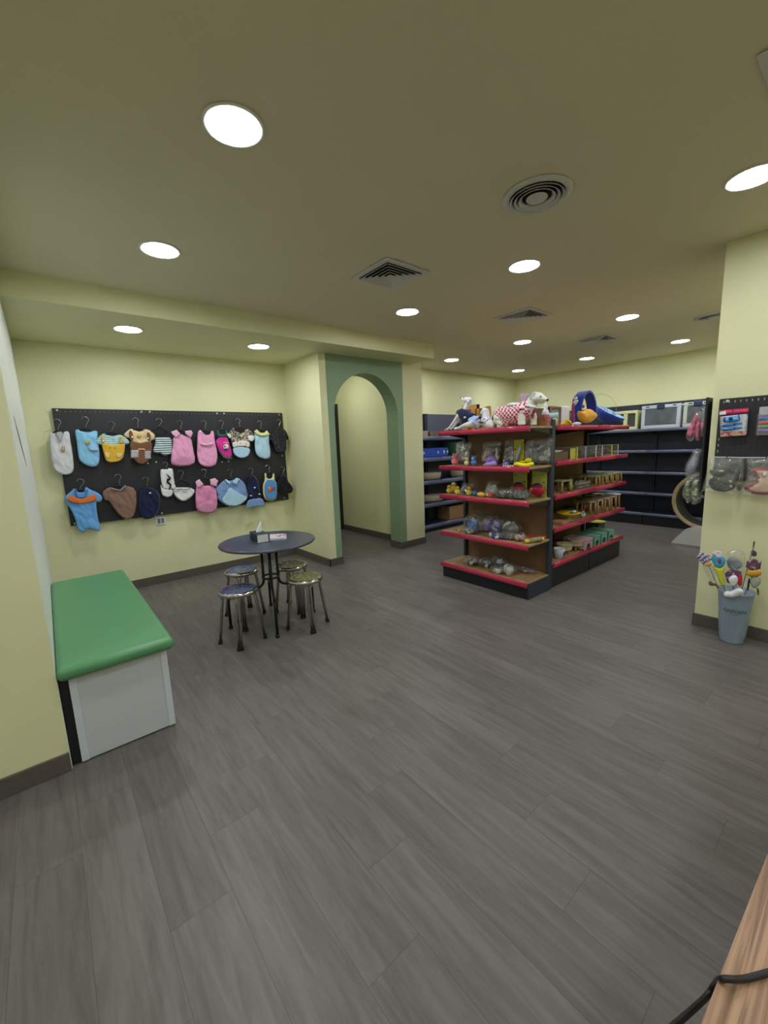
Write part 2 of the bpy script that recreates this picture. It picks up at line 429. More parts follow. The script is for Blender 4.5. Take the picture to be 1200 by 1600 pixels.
# dark corridor door
dm = mat('black_door', (14, 14, 17), .45); fm = mat('dark_door_frame', (30, 28, 28), .4)
d = struct('door_1', MB().box((3.32, 6.62, 0), (4.20, 6.66, 2.27), .004), dm)
struct('door_frame', MB().box((3.24, 6.50, 0), (3.32, 6.70, 2.34), .004).box((4.20, 6.50, 0), (4.29, 6.70, 2.34), .004).box((3.32, 6.50, 2.27), (4.20, 6.70, 2.34), .004), fm, d)
struct('door_handle', MB().tube([(3.3, 6.62, 1.03), (3.3, 6.56, 1.03), (3.42, 6.56, 1.03)], .011), STEELH, d)
struct('wall_corridor_cross', MB().box((2.80, 6.60, 0), (3.24, 6.70, ZA)).box((3.24, 6.60, 2.34), (4.29, 6.70, ZA)), YELLOW)
# socket under the pegboard
s = thing('wall_socket', 'white double switch plate on the yellow wall under the pegboard', 'socket', (1.0, YB, .70))
part('plate', MB().box((.945, YB-.012, .715), (1.055, YB, .815), .004), WHITE, s)
part('socket_insert', MB().box((.965, YB-.016, .735), (.995, YB-.011, .795), .002).box((1.005, YB-.016, .735), (1.035, YB-.011, .795), .002), mat('socket_grey', (120, 122, 126), .4), s)

# ------------------------------------------------------------------ ceiling lights, diffusers
trimw = mat('light_trim', (232, 232, 228), .4)
def ceiling_light(x, y, z, label, proto=[None]):
    if proto[0] is None:
        t = thing('ceiling_light', label, 'ceiling light', (x, y, z), 'recessed ceiling lights')
        part('trim_ring', MB().lathe([(.108, 0), (.124, -.001), (.126, -.005), (.120, -.009), (.108, -.007), (.108, 0)], n=40), trimw, t, local=True)
        part('diffuser', MB().lathe([(0, -.0055), (.106, -.0055), (.106, -.001), (0, -.001)], n=40), LIGHTM, t, 'glowing white diffuser', local=True)
        proto[0] = t; return t
    return dup(proto[0], (x, y, z), label)
LG = [(.795, 1.871, 'large round ceiling light nearest the viewer, upper left'), (.781, 3.209, 'round ceiling light in front of the bulkhead above the clothes corner'),
      (3.07, 3.27, 'round ceiling light between the arch and the nearer square air diffuser'), (3.09, 1.95, 'round ceiling light under the round air diffuser, mid room'),
      (3.12, .605, 'round ceiling light cut by the right photo edge'), (5.37, 4.70, 'round ceiling light just right of the bulkhead end, by the far wall'),
      (5.33, 3.375, 'round ceiling light behind the middle square diffuser'), (5.36, 2.05, 'round ceiling light above the long red-edged shelves, right of centre'),
      (7.36, 4.74, 'small far ceiling light nearest the room corner'), (7.42, 3.45, 'far ceiling light second from the room corner'), (7.42, 2.10, 'far ceiling light nearest the yellow column')]
for x, y, l in LG: ceiling_light(x, y, ZC, l)
for (px, py), l in (((200, 514), 'ceiling light in the low alcove ceiling above the left clothes'), ((404, 541), 'ceiling light in the low alcove ceiling beside the arch wall')):
    p = atz(px, py, ZA); ceiling_light(p.x, p.y, ZA, l)
for x, y, l in ((.79, .55, 'above the viewer'), (-1.5, .55, 'left of the viewer'), (-1.5, 1.75, 'beside the left wall'), (.79, -.8, 'just behind the viewer'), (3.1, -.8, 'along the right wall behind the viewer'), (-1.5, -.8, 'behind and left of the viewer'), (.79, -2.1, 'near the rear wall behind the viewer'), (3.1, -2.1, 'in the corner behind the viewer')):
    ceiling_light(x, y, ZC, 'round ceiling light out of view '+l)
ceiling_light(3.5, 5.75, ZC, 'corridor ceiling light behind the arch wall')
ceiling_light(5.37, .8, ZC, 'ceiling light hidden behind the yellow column')
ceiling_light(7.42, .8, ZC, 'far ceiling light hidden behind the yellow column')

VENT = mat('vent_white', (214, 214, 212), .45); VDARK = mat('vent_throat', (24, 24, 26), .8)
def square_vent(x, y, S, label, n=5):
    t = thing('air_diffuser', label, 'air vent', (x, y, ZC), 'square ceiling air diffusers')
    h = S/2; mb = MB()
    def ring(a, b, za, zb, mi=0):
        for k in range(4):
            c, s_ = math.cos(k*PI/2), math.sin(k*PI/2)
            R = lambda u, v: (c*u-s_*v, s_*u+c*v)
            q = [(*R(-a, -a), za), (*R(a, -a), za), (*R(b, -b), zb), (*R(-b, -b), zb)]
            q2 = [(p[0], p[1], p[2]+.004) for p in q]
            va = [mb.bm.verts.new(p) for p in q]; vb = [mb.bm.verts.new(p) for p in q2]
            mb.bm.faces.new(va); mb.bm.faces.new(vb[::-1])
            for i in range(4): mb.bm.faces.new((va[i], vb[i], vb[(i+1) % 4], va[(i+1) % 4]))
    ring(h, h-.045, -.008, -.012)
    part('frame', mb, VENT, t, local=True)
    part('throat', MB().box((-h+.04, -h+.04, -.003), (h-.04, h-.04, -.001)), VDARK, t, local=True)
    hh = h-.045
    for k in range(n):
        mb = MB(); a = hh*(1-k/n)-.004; b = a-hh/n*.74
        ring(a, max(b, .002), -.024, -.005)
        part('louvre', mb, VENT, t, local=True)
    return t
square_vent(2.32, 2.66, .45, 'square louvred air diffuser nearest the viewer')
square_vent(4.26, 2.69, .45, 'middle square louvred air diffuser')
square_vent(6.16, 2.72, .45, 'farthest square air diffuser')
square_vent(2.40, .22, .45, 'square air diffuser cut by the upper right photo edge')
def round_vent(x, y, label):
    t = thing('round_air_diffuser', label, 'air vent', (x, y, ZC), 'round ceiling air diffusers')
    part('throat', MB().lathe([(0, -.001), (.155, -.001), (.155, -.003), (0, -.003)]), VDARK, t, local=True)
    part('frame', MB().lathe([(.15, -.001), (.185, -.002), (.186, -.007), (.15, -.014), (.147, -.012), (.15, -.001)], n=40), VENT, t, local=True)
    for r in (.128, .104, .08):
        part('louvre_ring', MB().lathe([(r+.018, -.022), (r+.015, -.023), (r-.002, -.006), (r+.001, -.004), (r+.018, -.022)], n=40), VENT, t, local=True)
    part('centre_disc', MB().lathe([(0, -.024), (.052, -.022), (.058, -.016), (.05, -.01), (0, -.01)], n=32), VENT, t, local=True)
round_vent(2.31, 1.385, 'round ringed air diffuser near the large ceiling lights')
round_vent(6.25, 1.45, 'far round air diffuser half hidden by the yellow column')

# ------------------------------------------------------------------ pegboards
def peg_mat():
    m, t, b = nt('pegboard_black'); N = t.nodes; L = t.links
    g = N.new('ShaderNodeNewGeometry'); s = N.new('ShaderNodeSeparateXYZ'); L.new(g.outputs['Position'], s.inputs[0])
    def mth(op, a, c=None):
        n = N.new('ShaderNodeMath'); n.operation = op
        for i, v in enumerate((a, c)):
            if v is None: continue
            if isinstance(v, (int, float)): n.inputs[i].default_value = v
            else: L.new(v, n.inputs[i])
        return n.outputs[0]
    fx = mth('SUBTRACT', mth('FRACT', mth('MULTIPLY', mth('ADD', s.outputs['X'], s.outputs['Y']), 33.0)), .5)
    fz = mth('SUBTRACT', mth('FRACT', mth('MULTIPLY', s.outputs['Z'], 33.0)), .5)
    d = mth('SQRT', mth('ADD', mth('MULTIPLY', fx, fx), mth('MULTIPLY', fz, fz)))
    hole = mth('LESS_THAN', d, .17)
    mx = N.new('ShaderNodeMix'); mx.data_type = 'RGBA'; L.new(hole, mx.inputs[0]); mx.inputs[6].default_value = (*lin((36, 36, 44)), 1); mx.inputs[7].default_value = (*lin((16, 16, 20)), 1)
    L.new(mx.outputs[2], b.inputs['Base Color']); b.inputs['Roughness'].default_value = .45; return m
PEGM = peg_mat()
pb = thing('pegboard', 'wide black pegboard carrying two rows of pet clothes', 'pegboard', (1.4, 5.50, .839))
part('panel', MB().box((.135, 5.470, .839), (2.677, 5.490, 2.065), .003, 1), PEGM, pb)
for x in (.25, 1.38, 2.5): part('batten', MB().box((x, 5.49, 1.0), (x+.04, YB-.003, 1.95)), BLACKM, pb)
scr = mat('screw_head', (215, 215, 210), .4)
for px, py in ((89, 641), (221, 643.5), (234, 643.5), (339, 646), (350, 646), (436, 648), (253, 802), (117, 818), (444, 778), (244, 722), (231, 724), (347, 722), (357, 721), (441, 712)):
    p = aty(px, py, 5.47); part('screw', MB().lathe([(0, .006), (.008, .005), (.010, 0), (0, 0)], p, 10, M=Matrix.Rotation(PI/2, 4, 'X')), scr, pb)
lh = MB()                                            # the top row of open holes shows the wall behind
for k in range(58):
    x = .20+k*.0425
    if x < 2.62: lh.lathe([(0, .0006), (.0055, .0006), (.0055, 0), (0, 0)], (x, 5.47, 2.035), 8, M=Matrix.Rotation(PI/2, 4, 'X'))
part('hole_row', lh, mat('hole_light', (120, 120, 92), .7), pb, 'row of pale holes along the top', kind='stuff')

CR = {1: (60, 620, 5.4545), 2: (240, 620, 5.0), 8: (330, 640, 9.2308)}
def cp(k, x, y): a, b, s = CR[k]; return (a+x/s, b+y/s)
YGAR = 5.405
def wp(k, x, y, Y=YGAR):
    p = aty(*cp(k, x, y), Y); return Vector((p.x, p.z))
def front(u, v, w): return (u, YGAR-w, v)
def off(dy): return lambda u, v, w: (u, YGAR-dy-w, v)
HW, HB = STEELH, mat('hanger_black', (16, 16, 18), .5)
def hanger(k, hook, neck, hw, drop, label, bar=False):
    H = wp(k, *hook); Nn = wp(k, *neck); L = wp(k, neck[0]-hw, neck[1]+drop); R = wp(k, neck[0]+hw, neck[1]+drop)
    t = thing('clothes_hanger', label, 'hanger', (Nn.x, YGAR, Nn.y), 'small clothes hangers on the pegboard')
    r = min(.030, max(.015, (H.y-Nn.y)*.32)); c = Vector((H.x, H.y-r)); pts = []
    for i in range(11):
        a = PI*.95 - i*PI*1.28/10
        pts.append((c.x+r*math.cos(a), YGAR, c.y+r*math.sin(a)))
    pts += [(Nn.x+.004, YGAR, (Nn.y*.6+(c.y-r)*.4)), (Nn.x, YGAR, Nn.y)]
    part('hook', MB().tube(pts, .0032, 6), HW, t, 'bent steel hook')
    m = MB().tube([(L.x, YGAR, L.y), (L.x*.6+Nn.x*.4, YGAR, L.y*.45+Nn.y*.55), (Nn.x, YGAR, Nn.y), (R.x*.6+Nn.x*.4, YGAR, R.y*.45+Nn.y*.55), (R.x, YGAR, R.y)], [.006, .009, .011, .009, .006], 8)
    if bar: m.tube([(L.x, YGAR, L.y), (R.x, YGAR, R.y)], .005, 6)
    part('arms', m, HB, t, 'black plastic arms')
    # rod of the pegboard the hook sits on
    z = c.y+r-.006
    part('peg_hook', MB().tube([(c.x, 5.47, z), (c.x, YGAR-.015, z), (c.x, YGAR-.02, z+.008)], .0022, 6), HW, pb)
def garment(name, k, out, m, label, cat, extra=(), T=.011, wr=.015, smooth=1, res=.015, edge=.03):
    P = [wp(k, *q) for q in out]
    b = Vector((sum(p.x for p in P)/len(P), YGAR, min(p.y for p in P)))
    t = thing(name, label, cat, b, 'pet clothes hanging on the pegboard')
    part('body', MB().sheet(P, front, T=T, wr=wr, seed=sum(map(ord, label)) % 50, smooth=smooth, res=res, edge=edge), m, t)
    for e in extra:
        en, eo, em, dz = e[:4]; lb = e[4] if len(e) > 4 else None
        Q = [wp(k, *q) for q in eo]
        part(en, MB().sheet(Q, off(dz*.55+.012), T=.004, wr=.002, seed=3, smooth=e[5] if len(e) > 5 else (0 if en == 'collar' else 1), res=.012, edge=.012), em, t, lb)
    return t
def ell(cx, cy, rx, ry, n=12): return [(cx+rx*math.cos(2*PI*i/n), cy+ry*math.sin(2*PI*i/n)) for i in range(n)]
def rc(x0, y0, x1, y1): return [(x0, y0), (x1, y0), (x1, y1), (x0, y1)]
fab = lambda n, c, **k: mat('fabric_'+n, c, .85, spec=.2, sheen=.2, var=.05, scale=40, bump=.25, **k)
GREYW = fab('grey_white', (216, 216, 220)); SKY = fab('sky_blue', (140, 198, 236)); MINT = fab('mint', (196, 224, 222)); YEL = fab('mustard', (222, 176, 60))
BRN = fab('brown', (122, 82, 60)); CREAM = fab('cream', (226, 202, 160)); PINK = fab('pink', (236, 164, 204)); PINKL = fab('pink_light', (236, 182, 212)); MAG = fab('magenta', (214, 54, 150))
GRN = fab('dark_green', (30, 110, 96)); PALEB = fab('pale_blue', (178, 214, 236)); LEM = fab('lemon', (232, 226, 160)); TAUPE = fab('taupe', (140, 108, 94)); NAVY = fab('navy', (26, 34, 68))
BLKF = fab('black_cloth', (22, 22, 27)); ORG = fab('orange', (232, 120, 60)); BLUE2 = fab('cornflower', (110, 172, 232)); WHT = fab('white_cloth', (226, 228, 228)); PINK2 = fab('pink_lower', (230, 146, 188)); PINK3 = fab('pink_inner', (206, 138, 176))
STR = pattern('teal_stripes', (222, 230, 228), (44, 96, 100), 'stripe', 12.5, axis='Z', thr=.55)
GING = pattern('grey_gingham', (214, 208, 206), (120, 108, 118), 'check', 90)
CAMO = pattern('camo_print', (196, 176, 156), (66, 80, 70), 'noise', 45, thr=.5); CAMO2 = pattern('white_print', (232, 228, 222), (150, 92, 70), 'noise', 32, thr=.6)
SPK = pattern('black_speckle', (24, 24, 32), (150, 150, 170), 'noise', 130, thr=.66); BSTR = pattern('blue_stripe_cloth', (150, 180, 222), (96, 128, 186), 'stripe', 16, axis='X')
MIX = pattern('mint_stripe', (206, 228, 228), (130, 180, 188), 'stripe', 14, axis='Z'); ORGP = pattern('orange_check', (228, 182, 90), (240, 206, 140), 'check', 80)

hanger(1, (155, 190), (168, 288), 45, 22, 'hanger of the grey-white vest, its black end loop sticking out left')
garment('pet_vest', 1, [(92, 312), (130, 298), (160, 330), (200, 328), (215, 296), (262, 292), (272, 370), (290, 470), (303, 600), (295, 640), (260, 664), (205, 664), (150, 640), (118, 580), (104, 480), (94, 380)], GREYW, 'grey-white sleeveless pet vest, far left of the top row', 'pet clothes',
        [('patch', rc(195, 418, 226, 470), mat('tan_patch', (196, 164, 118), .7), .026), ('neckline', [(150, 300), (215, 298), (195, 400), (150, 330)], fab('grey_neck', (180, 180, 186)), .022)])  # neckline piece in a darker grey than the vest body
hanger(1, (395, 170), (405, 268), 50, 25, 'hanger of the sky-blue vest, top row')
garment('pet_vest', 1, [(308, 288), (335, 274), (360, 292), (410, 302), (455, 296), (482, 286), (507, 296), (503, 380), (520, 450), (522, 560), (492, 598), (440, 596), (388, 574), (344, 535), (336, 470), (325, 380)], SKY, 'sky-blue sleeveless pet vest with a small yellow badge', 'pet clothes',
        [('badge', ell(420, 390, 20, 18), YEL, .03), ('placket', [(418, 430), (470, 400), (515, 440), (510, 462), (440, 462)], fab('sky_light', (160, 204, 236)), .024)])
hanger(1, (620, 210), (626, 300), 50, 22, 'hanger of the yellow overalls, top row')
garment('pet_overalls', 1, [(560, 312), (600, 332), (650, 336), (690, 318), (735, 340), (785, 384), (770, 412), (735, 410), (700, 440), (560, 440), (530, 405), (500, 412), (478, 385), (510, 345), (540, 320)], MIX, 'mustard-yellow pet overalls over a striped mint tee', 'pet clothes',
        [('bib', [(538, 388), (575, 400), (640, 412), (690, 402), (735, 400), (735, 440), (722, 520), (690, 550), (620, 562), (572, 548), (556, 490), (542, 440)], YEL, .026, 'mustard bib'),
         ('strap', [(528, 335), (558, 325), (566, 398), (540, 395)], YEL, .028), ('strap', [(694, 335), (722, 345), (724, 402), (688, 402)], YEL, .028),
         ('button', ell(551, 375, 9, 8, 8), WHT, .038), ('button', ell(700, 388, 9, 8, 8), WHT, .038),
         ('pocket', [(560, 468), (612, 480), (608, 528), (568, 522)], ORGP, .034), ('pocket', [(655, 482), (716, 474), (708, 520), (662, 528)], ORGP, .034),
         ('eye', ell(606, 436, 6, 6, 8), BRN, .036), ('eye', ell(650, 438, 6, 6, 8), BRN, .036)])
hanger(1, (825, 180), (850, 266), 45, 20, 'hanger of the brown overalls, top row')
garment('pet_overalls', 1, [(790, 270), (830, 290), (870, 300), (905, 272), (960, 290), (1000, 330), (985, 372), (962, 372), (940, 420), (800, 420), (778, 350), (745, 348), (722, 325), (760, 288)], CREAM, 'brown pet overalls with checked pockets over a cream tee', 'pet clothes',
        [('bib', [(790, 375), (830, 385), (870, 395), (925, 380), (962, 390), (966, 450), (945, 535), (900, 572), (860, 574), (820, 550), (792, 500), (777, 440), (780, 395)], BRN, .026, 'brown bib'),
         ('strap', [(762, 296), (795, 284), (808, 360), (792, 392), (780, 370)], BRN, .028), ('strap', [(916, 302), (950, 306), (954, 370), (928, 382)], BRN, .028),
         ('pocket', rc(782, 455, 850, 522), GING, .036, 'checked pocket', 0), ('pocket', rc(900, 462, 954, 530), GING, .036, 'checked pocket', 0),
         ('button', ell(795, 345, 9, 9, 8), WHT, .042), ('button', ell(930, 356, 9, 9, 8), WHT, .042), ('clasp', rc(840, 442, 905, 454), CREAM, .040),
         ('badge', ell(855, 335, 22, 14), YEL, .03)])
hanger(1, (1025, 185), (1028, 255), 75, 55, 'bare-armed hanger over the striped tee, top row', True)
garment('pet_tee', 1, [(992, 342), (1060, 346), (1135, 346), (1140, 420), (1140, 478), (1110, 500), (1060, 502), (1040, 478), (1005, 486), (972, 465), (985, 430), (998, 395)], STR, 'small white and teal striped pet tee', 'pet clothes')
hanger(2, (200, 185), (212, 262), 55, 24, 'hanger of the pink collared shirt, top row')
garment('pet_shirt', 2, [(150, 318), (175, 312), (210, 288), (245, 306), (292, 318), (308, 400), (328, 500), (300, 535), (230, 546), (160, 540), (132, 515), (142, 430), (152, 370)], PINK, 'pink collared pet shirt in the top row, left of the plain pink vest', 'pet clothes',
        [('collar', [(130, 275), (175, 258), (206, 292), (172, 326), (146, 300)], PINKL, .028), ('collar', [(240, 268), (290, 262), (302, 284), (286, 322), (244, 292)], PINKL, .028),
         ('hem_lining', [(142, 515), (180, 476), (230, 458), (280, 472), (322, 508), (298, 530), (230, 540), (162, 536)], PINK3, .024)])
hanger(2, (390, 185), (405, 262), 40, 18, 'hanger of the plain pink vest, top row')
garment('pet_vest', 2, [(345, 266), (372, 258), (400, 300), (440, 296), (452, 262), (472, 272), (478, 350), (498, 430), (498, 505), (472, 544), (420, 551), (368, 536), (342, 490), (339, 400), (343, 320)], PINK, 'long pink sleeveless pet vest with a bow at the neck, top row', 'pet clothes',
        [('bow', [(358, 352), (400, 372), (455, 352), (460, 376), (400, 384), (362, 378)], PINKL, .03)])
hanger(2, (525, 185), (532, 255), 35, 18, 'hanger of the magenta vest, top row')
garment('pet_vest', 2, [(518, 308), (570, 304), (592, 370), (612, 430), (610, 474), (580, 484), (545, 472), (508, 420), (484, 350), (498, 328)], MAG, 'magenta pet vest with dark green edging and a small picture', 'pet clothes',
        [('edging', [(490, 262), (502, 262), (514, 298), (560, 294), (558, 262), (570, 264), (572, 306), (518, 312), (500, 308)], GRN, .006, 'dark green edging', 0), ('edging', [(610, 470), (580, 480), (545, 466), (510, 418), (504, 424), (542, 478), (580, 490), (612, 482)], GRN, .012, 'dark green edging', 0),
         ('picture', ell(560, 392, 22, 24), WHT, .03), ('picture', ell(550, 388, 9, 10, 8), ORG, .037), ('picture', ell(560, 408, 16, 8, 8), mat('print_blue', (50, 110, 190), .7), .037), ('lettering', rc(536, 355, 584, 361), PINKL, .03)])
hanger(2, (655, 170), (672, 238), 42, 20, 'hanger of the camouflage tee, top row')
garment('pet_tee', 2, [(622, 236), (650, 276), (690, 288), (730, 244), (762, 268), (786, 300), (780, 345), (745, 352), (740, 380), (612, 400), (606, 325), (585, 326), (565, 290), (600, 268)], CAMO, 'camouflage-print pet tee with a pale blue rounded hem', 'pet clothes',
        [('band', [(612, 345), (742, 340), (748, 402), (700, 388), (650, 388), (612, 402)], CAMO2, .024), ('hem', [(612, 400), (650, 390), (700, 390), (752, 404), (746, 450), (710, 478), (660, 477), (622, 448)], PALEB, .012),
         ('sleeve', [(565, 288), (600, 292), (606, 320), (585, 326)], MINT, .016), ('sleeve', [(722, 306), (786, 300), (780, 345), (745, 351)], WHT, .016)])
hanger(2, (825, 188), (838, 258), 35, 20, 'hanger of the pale blue vest, top row')
garment('pet_vest', 2, [(786, 272), (810, 290), (860, 296), (892, 270), (906, 300), (900, 350), (915, 430), (910, 480), (870, 488), (828, 475), (794, 442), (788, 350)], PALEB, 'pale blue pet vest with a lemon collar, top row', 'pet clothes',
        [('collar', [(778, 272), (800, 254), (826, 280), (858, 282), (880, 262), (906, 298), (872, 306), (830, 308), (800, 296)], LEM, .022)])
hanger(2, (975, 178), (975, 248), 45, 18, 'hanger of the black speckled shirt, top row')
garment('pet_shirt', 2, [(905, 252), (940, 234), (1000, 240), (1036, 266), (1060, 330), (1042, 338), (1035, 330), (1038, 425), (1000, 446), (950, 432), (940, 380), (925, 342), (905, 342), (893, 290)], SPK, 'black speckled pet shirt, far right of the top row', 'pet clothes')
hanger(1, (355, 700), (355, 790), 45, 20, 'hanger of the blue and orange tee, bottom row')
garment('pet_tee', 1, [(225, 850), (278, 805), (308, 775), (330, 815), (390, 815), (402, 762), (440, 792), (500, 812), (546, 850), (540, 890), (505, 902), (494, 890), (496, 960), (508, 1040), (530, 1110), (522, 1150), (490, 1138), (400, 1120), (408, 1148), (370, 1160), (335, 1130), (318, 1050), (272, 950), (225, 900)], BLUE2, 'cornflower-blue pet tee with an orange band, lowest and farthest left', 'pet clothes',
        [('band', [(240, 862), (290, 828), (310, 856), (370, 872), (480, 822), (496, 850), (492, 888), (370, 912), (300, 902), (250, 888)], ORG, .026, 'orange chest band'), ('collar', [(304, 790), (322, 780), (340, 840), (392, 840), (404, 776), (424, 790), (410, 850), (370, 868), (325, 856)], fab('blue_deep', (84, 140, 200)), .03)])
hanger(1, (675, 660), (690, 755), 50, 20, 'hanger of the plain brown tee, bottom row')
garment('pet_tee', 1, [(600, 772), (640, 776), (690, 800), (740, 755), (830, 782), (838, 900), (822, 1000), (782, 1046), (730, 1042), (672, 990), (622, 920), (602, 886), (560, 880), (543, 820), (570, 790)], TAUPE, 'plain taupe-brown pet tee, bottom row', 'pet clothes',
        [('collar', [(606, 768), (640, 778), (690, 792), (738, 750), (750, 764), (700, 806), (640, 796), (606, 782)], fab('grey_rib', (136, 138, 146)), .022)])
hanger(1, (910, 685), (925, 775), 50, 20, 'hanger of the dark navy tee, bottom row')
garment('pet_tee', 1, [(868, 800), (915, 775), (965, 772), (1030, 820), (1042, 900), (1005, 1020), (932, 1046), (882, 1032), (858, 940), (862, 860)], NAVY, 'dark navy pet tee hanging between the brown tee and the white sock pack', 'pet clothes',
        [('tag', rc(938, 812, 958, 826), WHT, .03)])
hanger(2, (90, 510), (96, 560), 20, 6, 'hanger of the white sock pack, bottom row')
garment('sock_pack', 2, [(58, 562), (140, 556), (154, 575), (160, 650), (176, 706), (168, 722), (76, 730), (62, 690), (50, 590)], WHITE, 'white card pack of pet socks with a dark dog figure', 'sock pack',
        [('figure', [(90, 598), (112, 612), (134, 632), (126, 650), (112, 660), (138, 684), (128, 722), (112, 726), (124, 690), (96, 668), (100, 640), (118, 634)], BLKF, .02, 'dark dog figure', 0), ('sock', [(50, 672), (72, 728), (150, 718), (146, 770), (110, 786), (74, 776), (58, 750)], WHT, .006)], T=.012, wr=.002)
hanger(2, (210, 575), (216, 645), 62, 45, 'dark hanger over the white bloomers, bottom row', True)
garment('pet_bloomers', 2, [(148, 710), (225, 708), (292, 712), (328, 732), (300, 780), (250, 815), (205, 812), (162, 772)], WHT, 'small white pet bloomers, bottom row', 'pet clothes',
        [('waistband', rc(150, 708, 292, 722), WHITE, .02)])
hanger(2, (390, 565), (402, 636), 40, 18, 'hanger of the bottom pink shirt')
garment('pet_shirt', 2, [(328, 700), (352, 690), (390, 696), (432, 692), (478, 700), (498, 760), (498, 860), (480, 902), (412, 913), (350, 902), (327, 852)], PINK2, 'pink collared pet shirt hanging in the bottom row', 'pet clothes',
        [('collar', [(322, 662), (352, 642), (388, 686), (346, 712), (328, 690)], PINKL, .028), ('collar', [(434, 644), (474, 634), (499, 656), (486, 702), (440, 688)], PINKL, .028),
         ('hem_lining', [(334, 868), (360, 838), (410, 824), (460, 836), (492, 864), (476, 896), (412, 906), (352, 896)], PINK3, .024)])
hanger(2, (592, 565), (602, 636), 50, 20, 'hanger of the striped blue shirt, bottom row')
garment('pet_shirt', 2, [(548, 650), (590, 662), (640, 634), (690, 650), (720, 690), (728, 730), (741, 782), (702, 830), (640, 860), (570, 856), (522, 820), (494, 790), (506, 765), (488, 742), (484, 710), (520, 680)], BSTR, 'wide blue striped pet shirt with a pale bib, bottom row', 'pet clothes',
        [('bib', [(520, 806), (560, 760), (588, 700), (640, 740), (690, 765), (732, 788), (698, 826), (640, 854), (572, 850)], PALEB, .024), ('collar', [(545, 650), (560, 642), (600, 668), (586, 690)], PALEB, .028), ('collar', [(640, 632), (668, 640), (640, 690), (606, 670)], PALEB, .028)])
hanger(2, (758, 555), (768, 618), 22, 10, 'hanger of the navy dress, bottom row')
garment('pet_dress', 2, [(746, 622), (790, 612), (810, 650), (826, 700), (838, 795), (740, 810), (730, 720), (738, 660)], NAVY, 'navy pet dress with a light blue ruffle and white bows', 'pet clothes',
        [('ruffle', [(732, 806), (780, 796), (845, 788), (868, 848), (830, 856), (780, 858), (726, 872), (719, 842)], BSTR, .014), ('bow', rc(774, 704, 792, 716), WHT, .03), ('bow', rc(746, 766, 764, 778), WHT, .03), ('bow', rc(812, 754, 830, 766), WHT, .03)])
hanger(2, (888, 535), (905, 595), 26, 6, 'hanger of the blue tank top, bottom row')
garment('pet_tank_top', 2, [(866, 594), (880, 596), (884, 640), (926, 640), (930, 598), (943, 598), (947, 650), (966, 682), (964, 788), (942, 810), (890, 813), (858, 788), (850, 690), (868, 655)], LEM, 'blue pet tank top with yellow trim and an orange flower', 'pet clothes',
        [('panel', [(872, 658), (884, 646), (928, 646), (942, 656), (958, 686), (956, 782), (938, 800), (892, 803), (866, 782), (858, 692)], fab('tank_blue', (92, 150, 214)), .022, 'blue panel'), ('flower', ell(900, 722, 15, 20), ORG, .036), ('flower', ell(924, 718, 13, 15), mat('flower_red', (206, 72, 50), .7), .036)])
hanger(2, (1005, 545), (1012, 612), 25, 12, 'hanger of the black puffy coat, bottom row')
garment('pet_coat', 2, [(985, 625), (1010, 612), (1034, 615), (1046, 660), (1070, 680), (1088, 720), (1078, 752), (1040, 756), (990, 740), (965, 705), (975, 660)], BLKF, 'black pet coat sticking out past the pegboard, far right of the bottom row', 'pet clothes', T=.05)

# ------------------------------------------------------------------ green bench
bn = thing('storage_bench', 'low white bench with a green cushion top against the left wall', 'bench', (.17, 3.4, 0))
part('carcass', MB().box((-.085, 2.50, 0), (.385, 4.28, .475)), BLACKM, bn, 'black carcass')
part('front_panel', MB().box((-.048, 2.488, .008), (.395, 2.502, .476), .002), mat('bench_white', (196, 202, 206), .35), bn)
part('side_panel', MB().box((.383, 2.503, .008), (.395, 4.28, .476), .002), mat('bench_white', (196, 202, 206), .35), bn)
eb = mat('bench_edge', (206, 214, 220), .3)
part('edge_band', MB().box((-.048, 2.484, .008), (-.016, 2.489, .476), .001, 1), eb, bn)
part('edge_band', MB().box((.363, 2.484, .008), (.396, 2.489, .476), .001, 1), eb, bn)
part('top_rail', MB().box((-.048, 2.484, .455), (.395, 2.4895, .476), .001, 1), mat('rail_cream', (206, 200, 188), .4), bn)
cu = MB(); cu.box((-.088, 2.44, .476), (.435, 4.32, .545), .03, 5)
part('cushion', cu, mat('green_vinyl', (88, 148, 100), .38, spec=.5, bump=.08, scale=6), bn, 'green vinyl cushion')

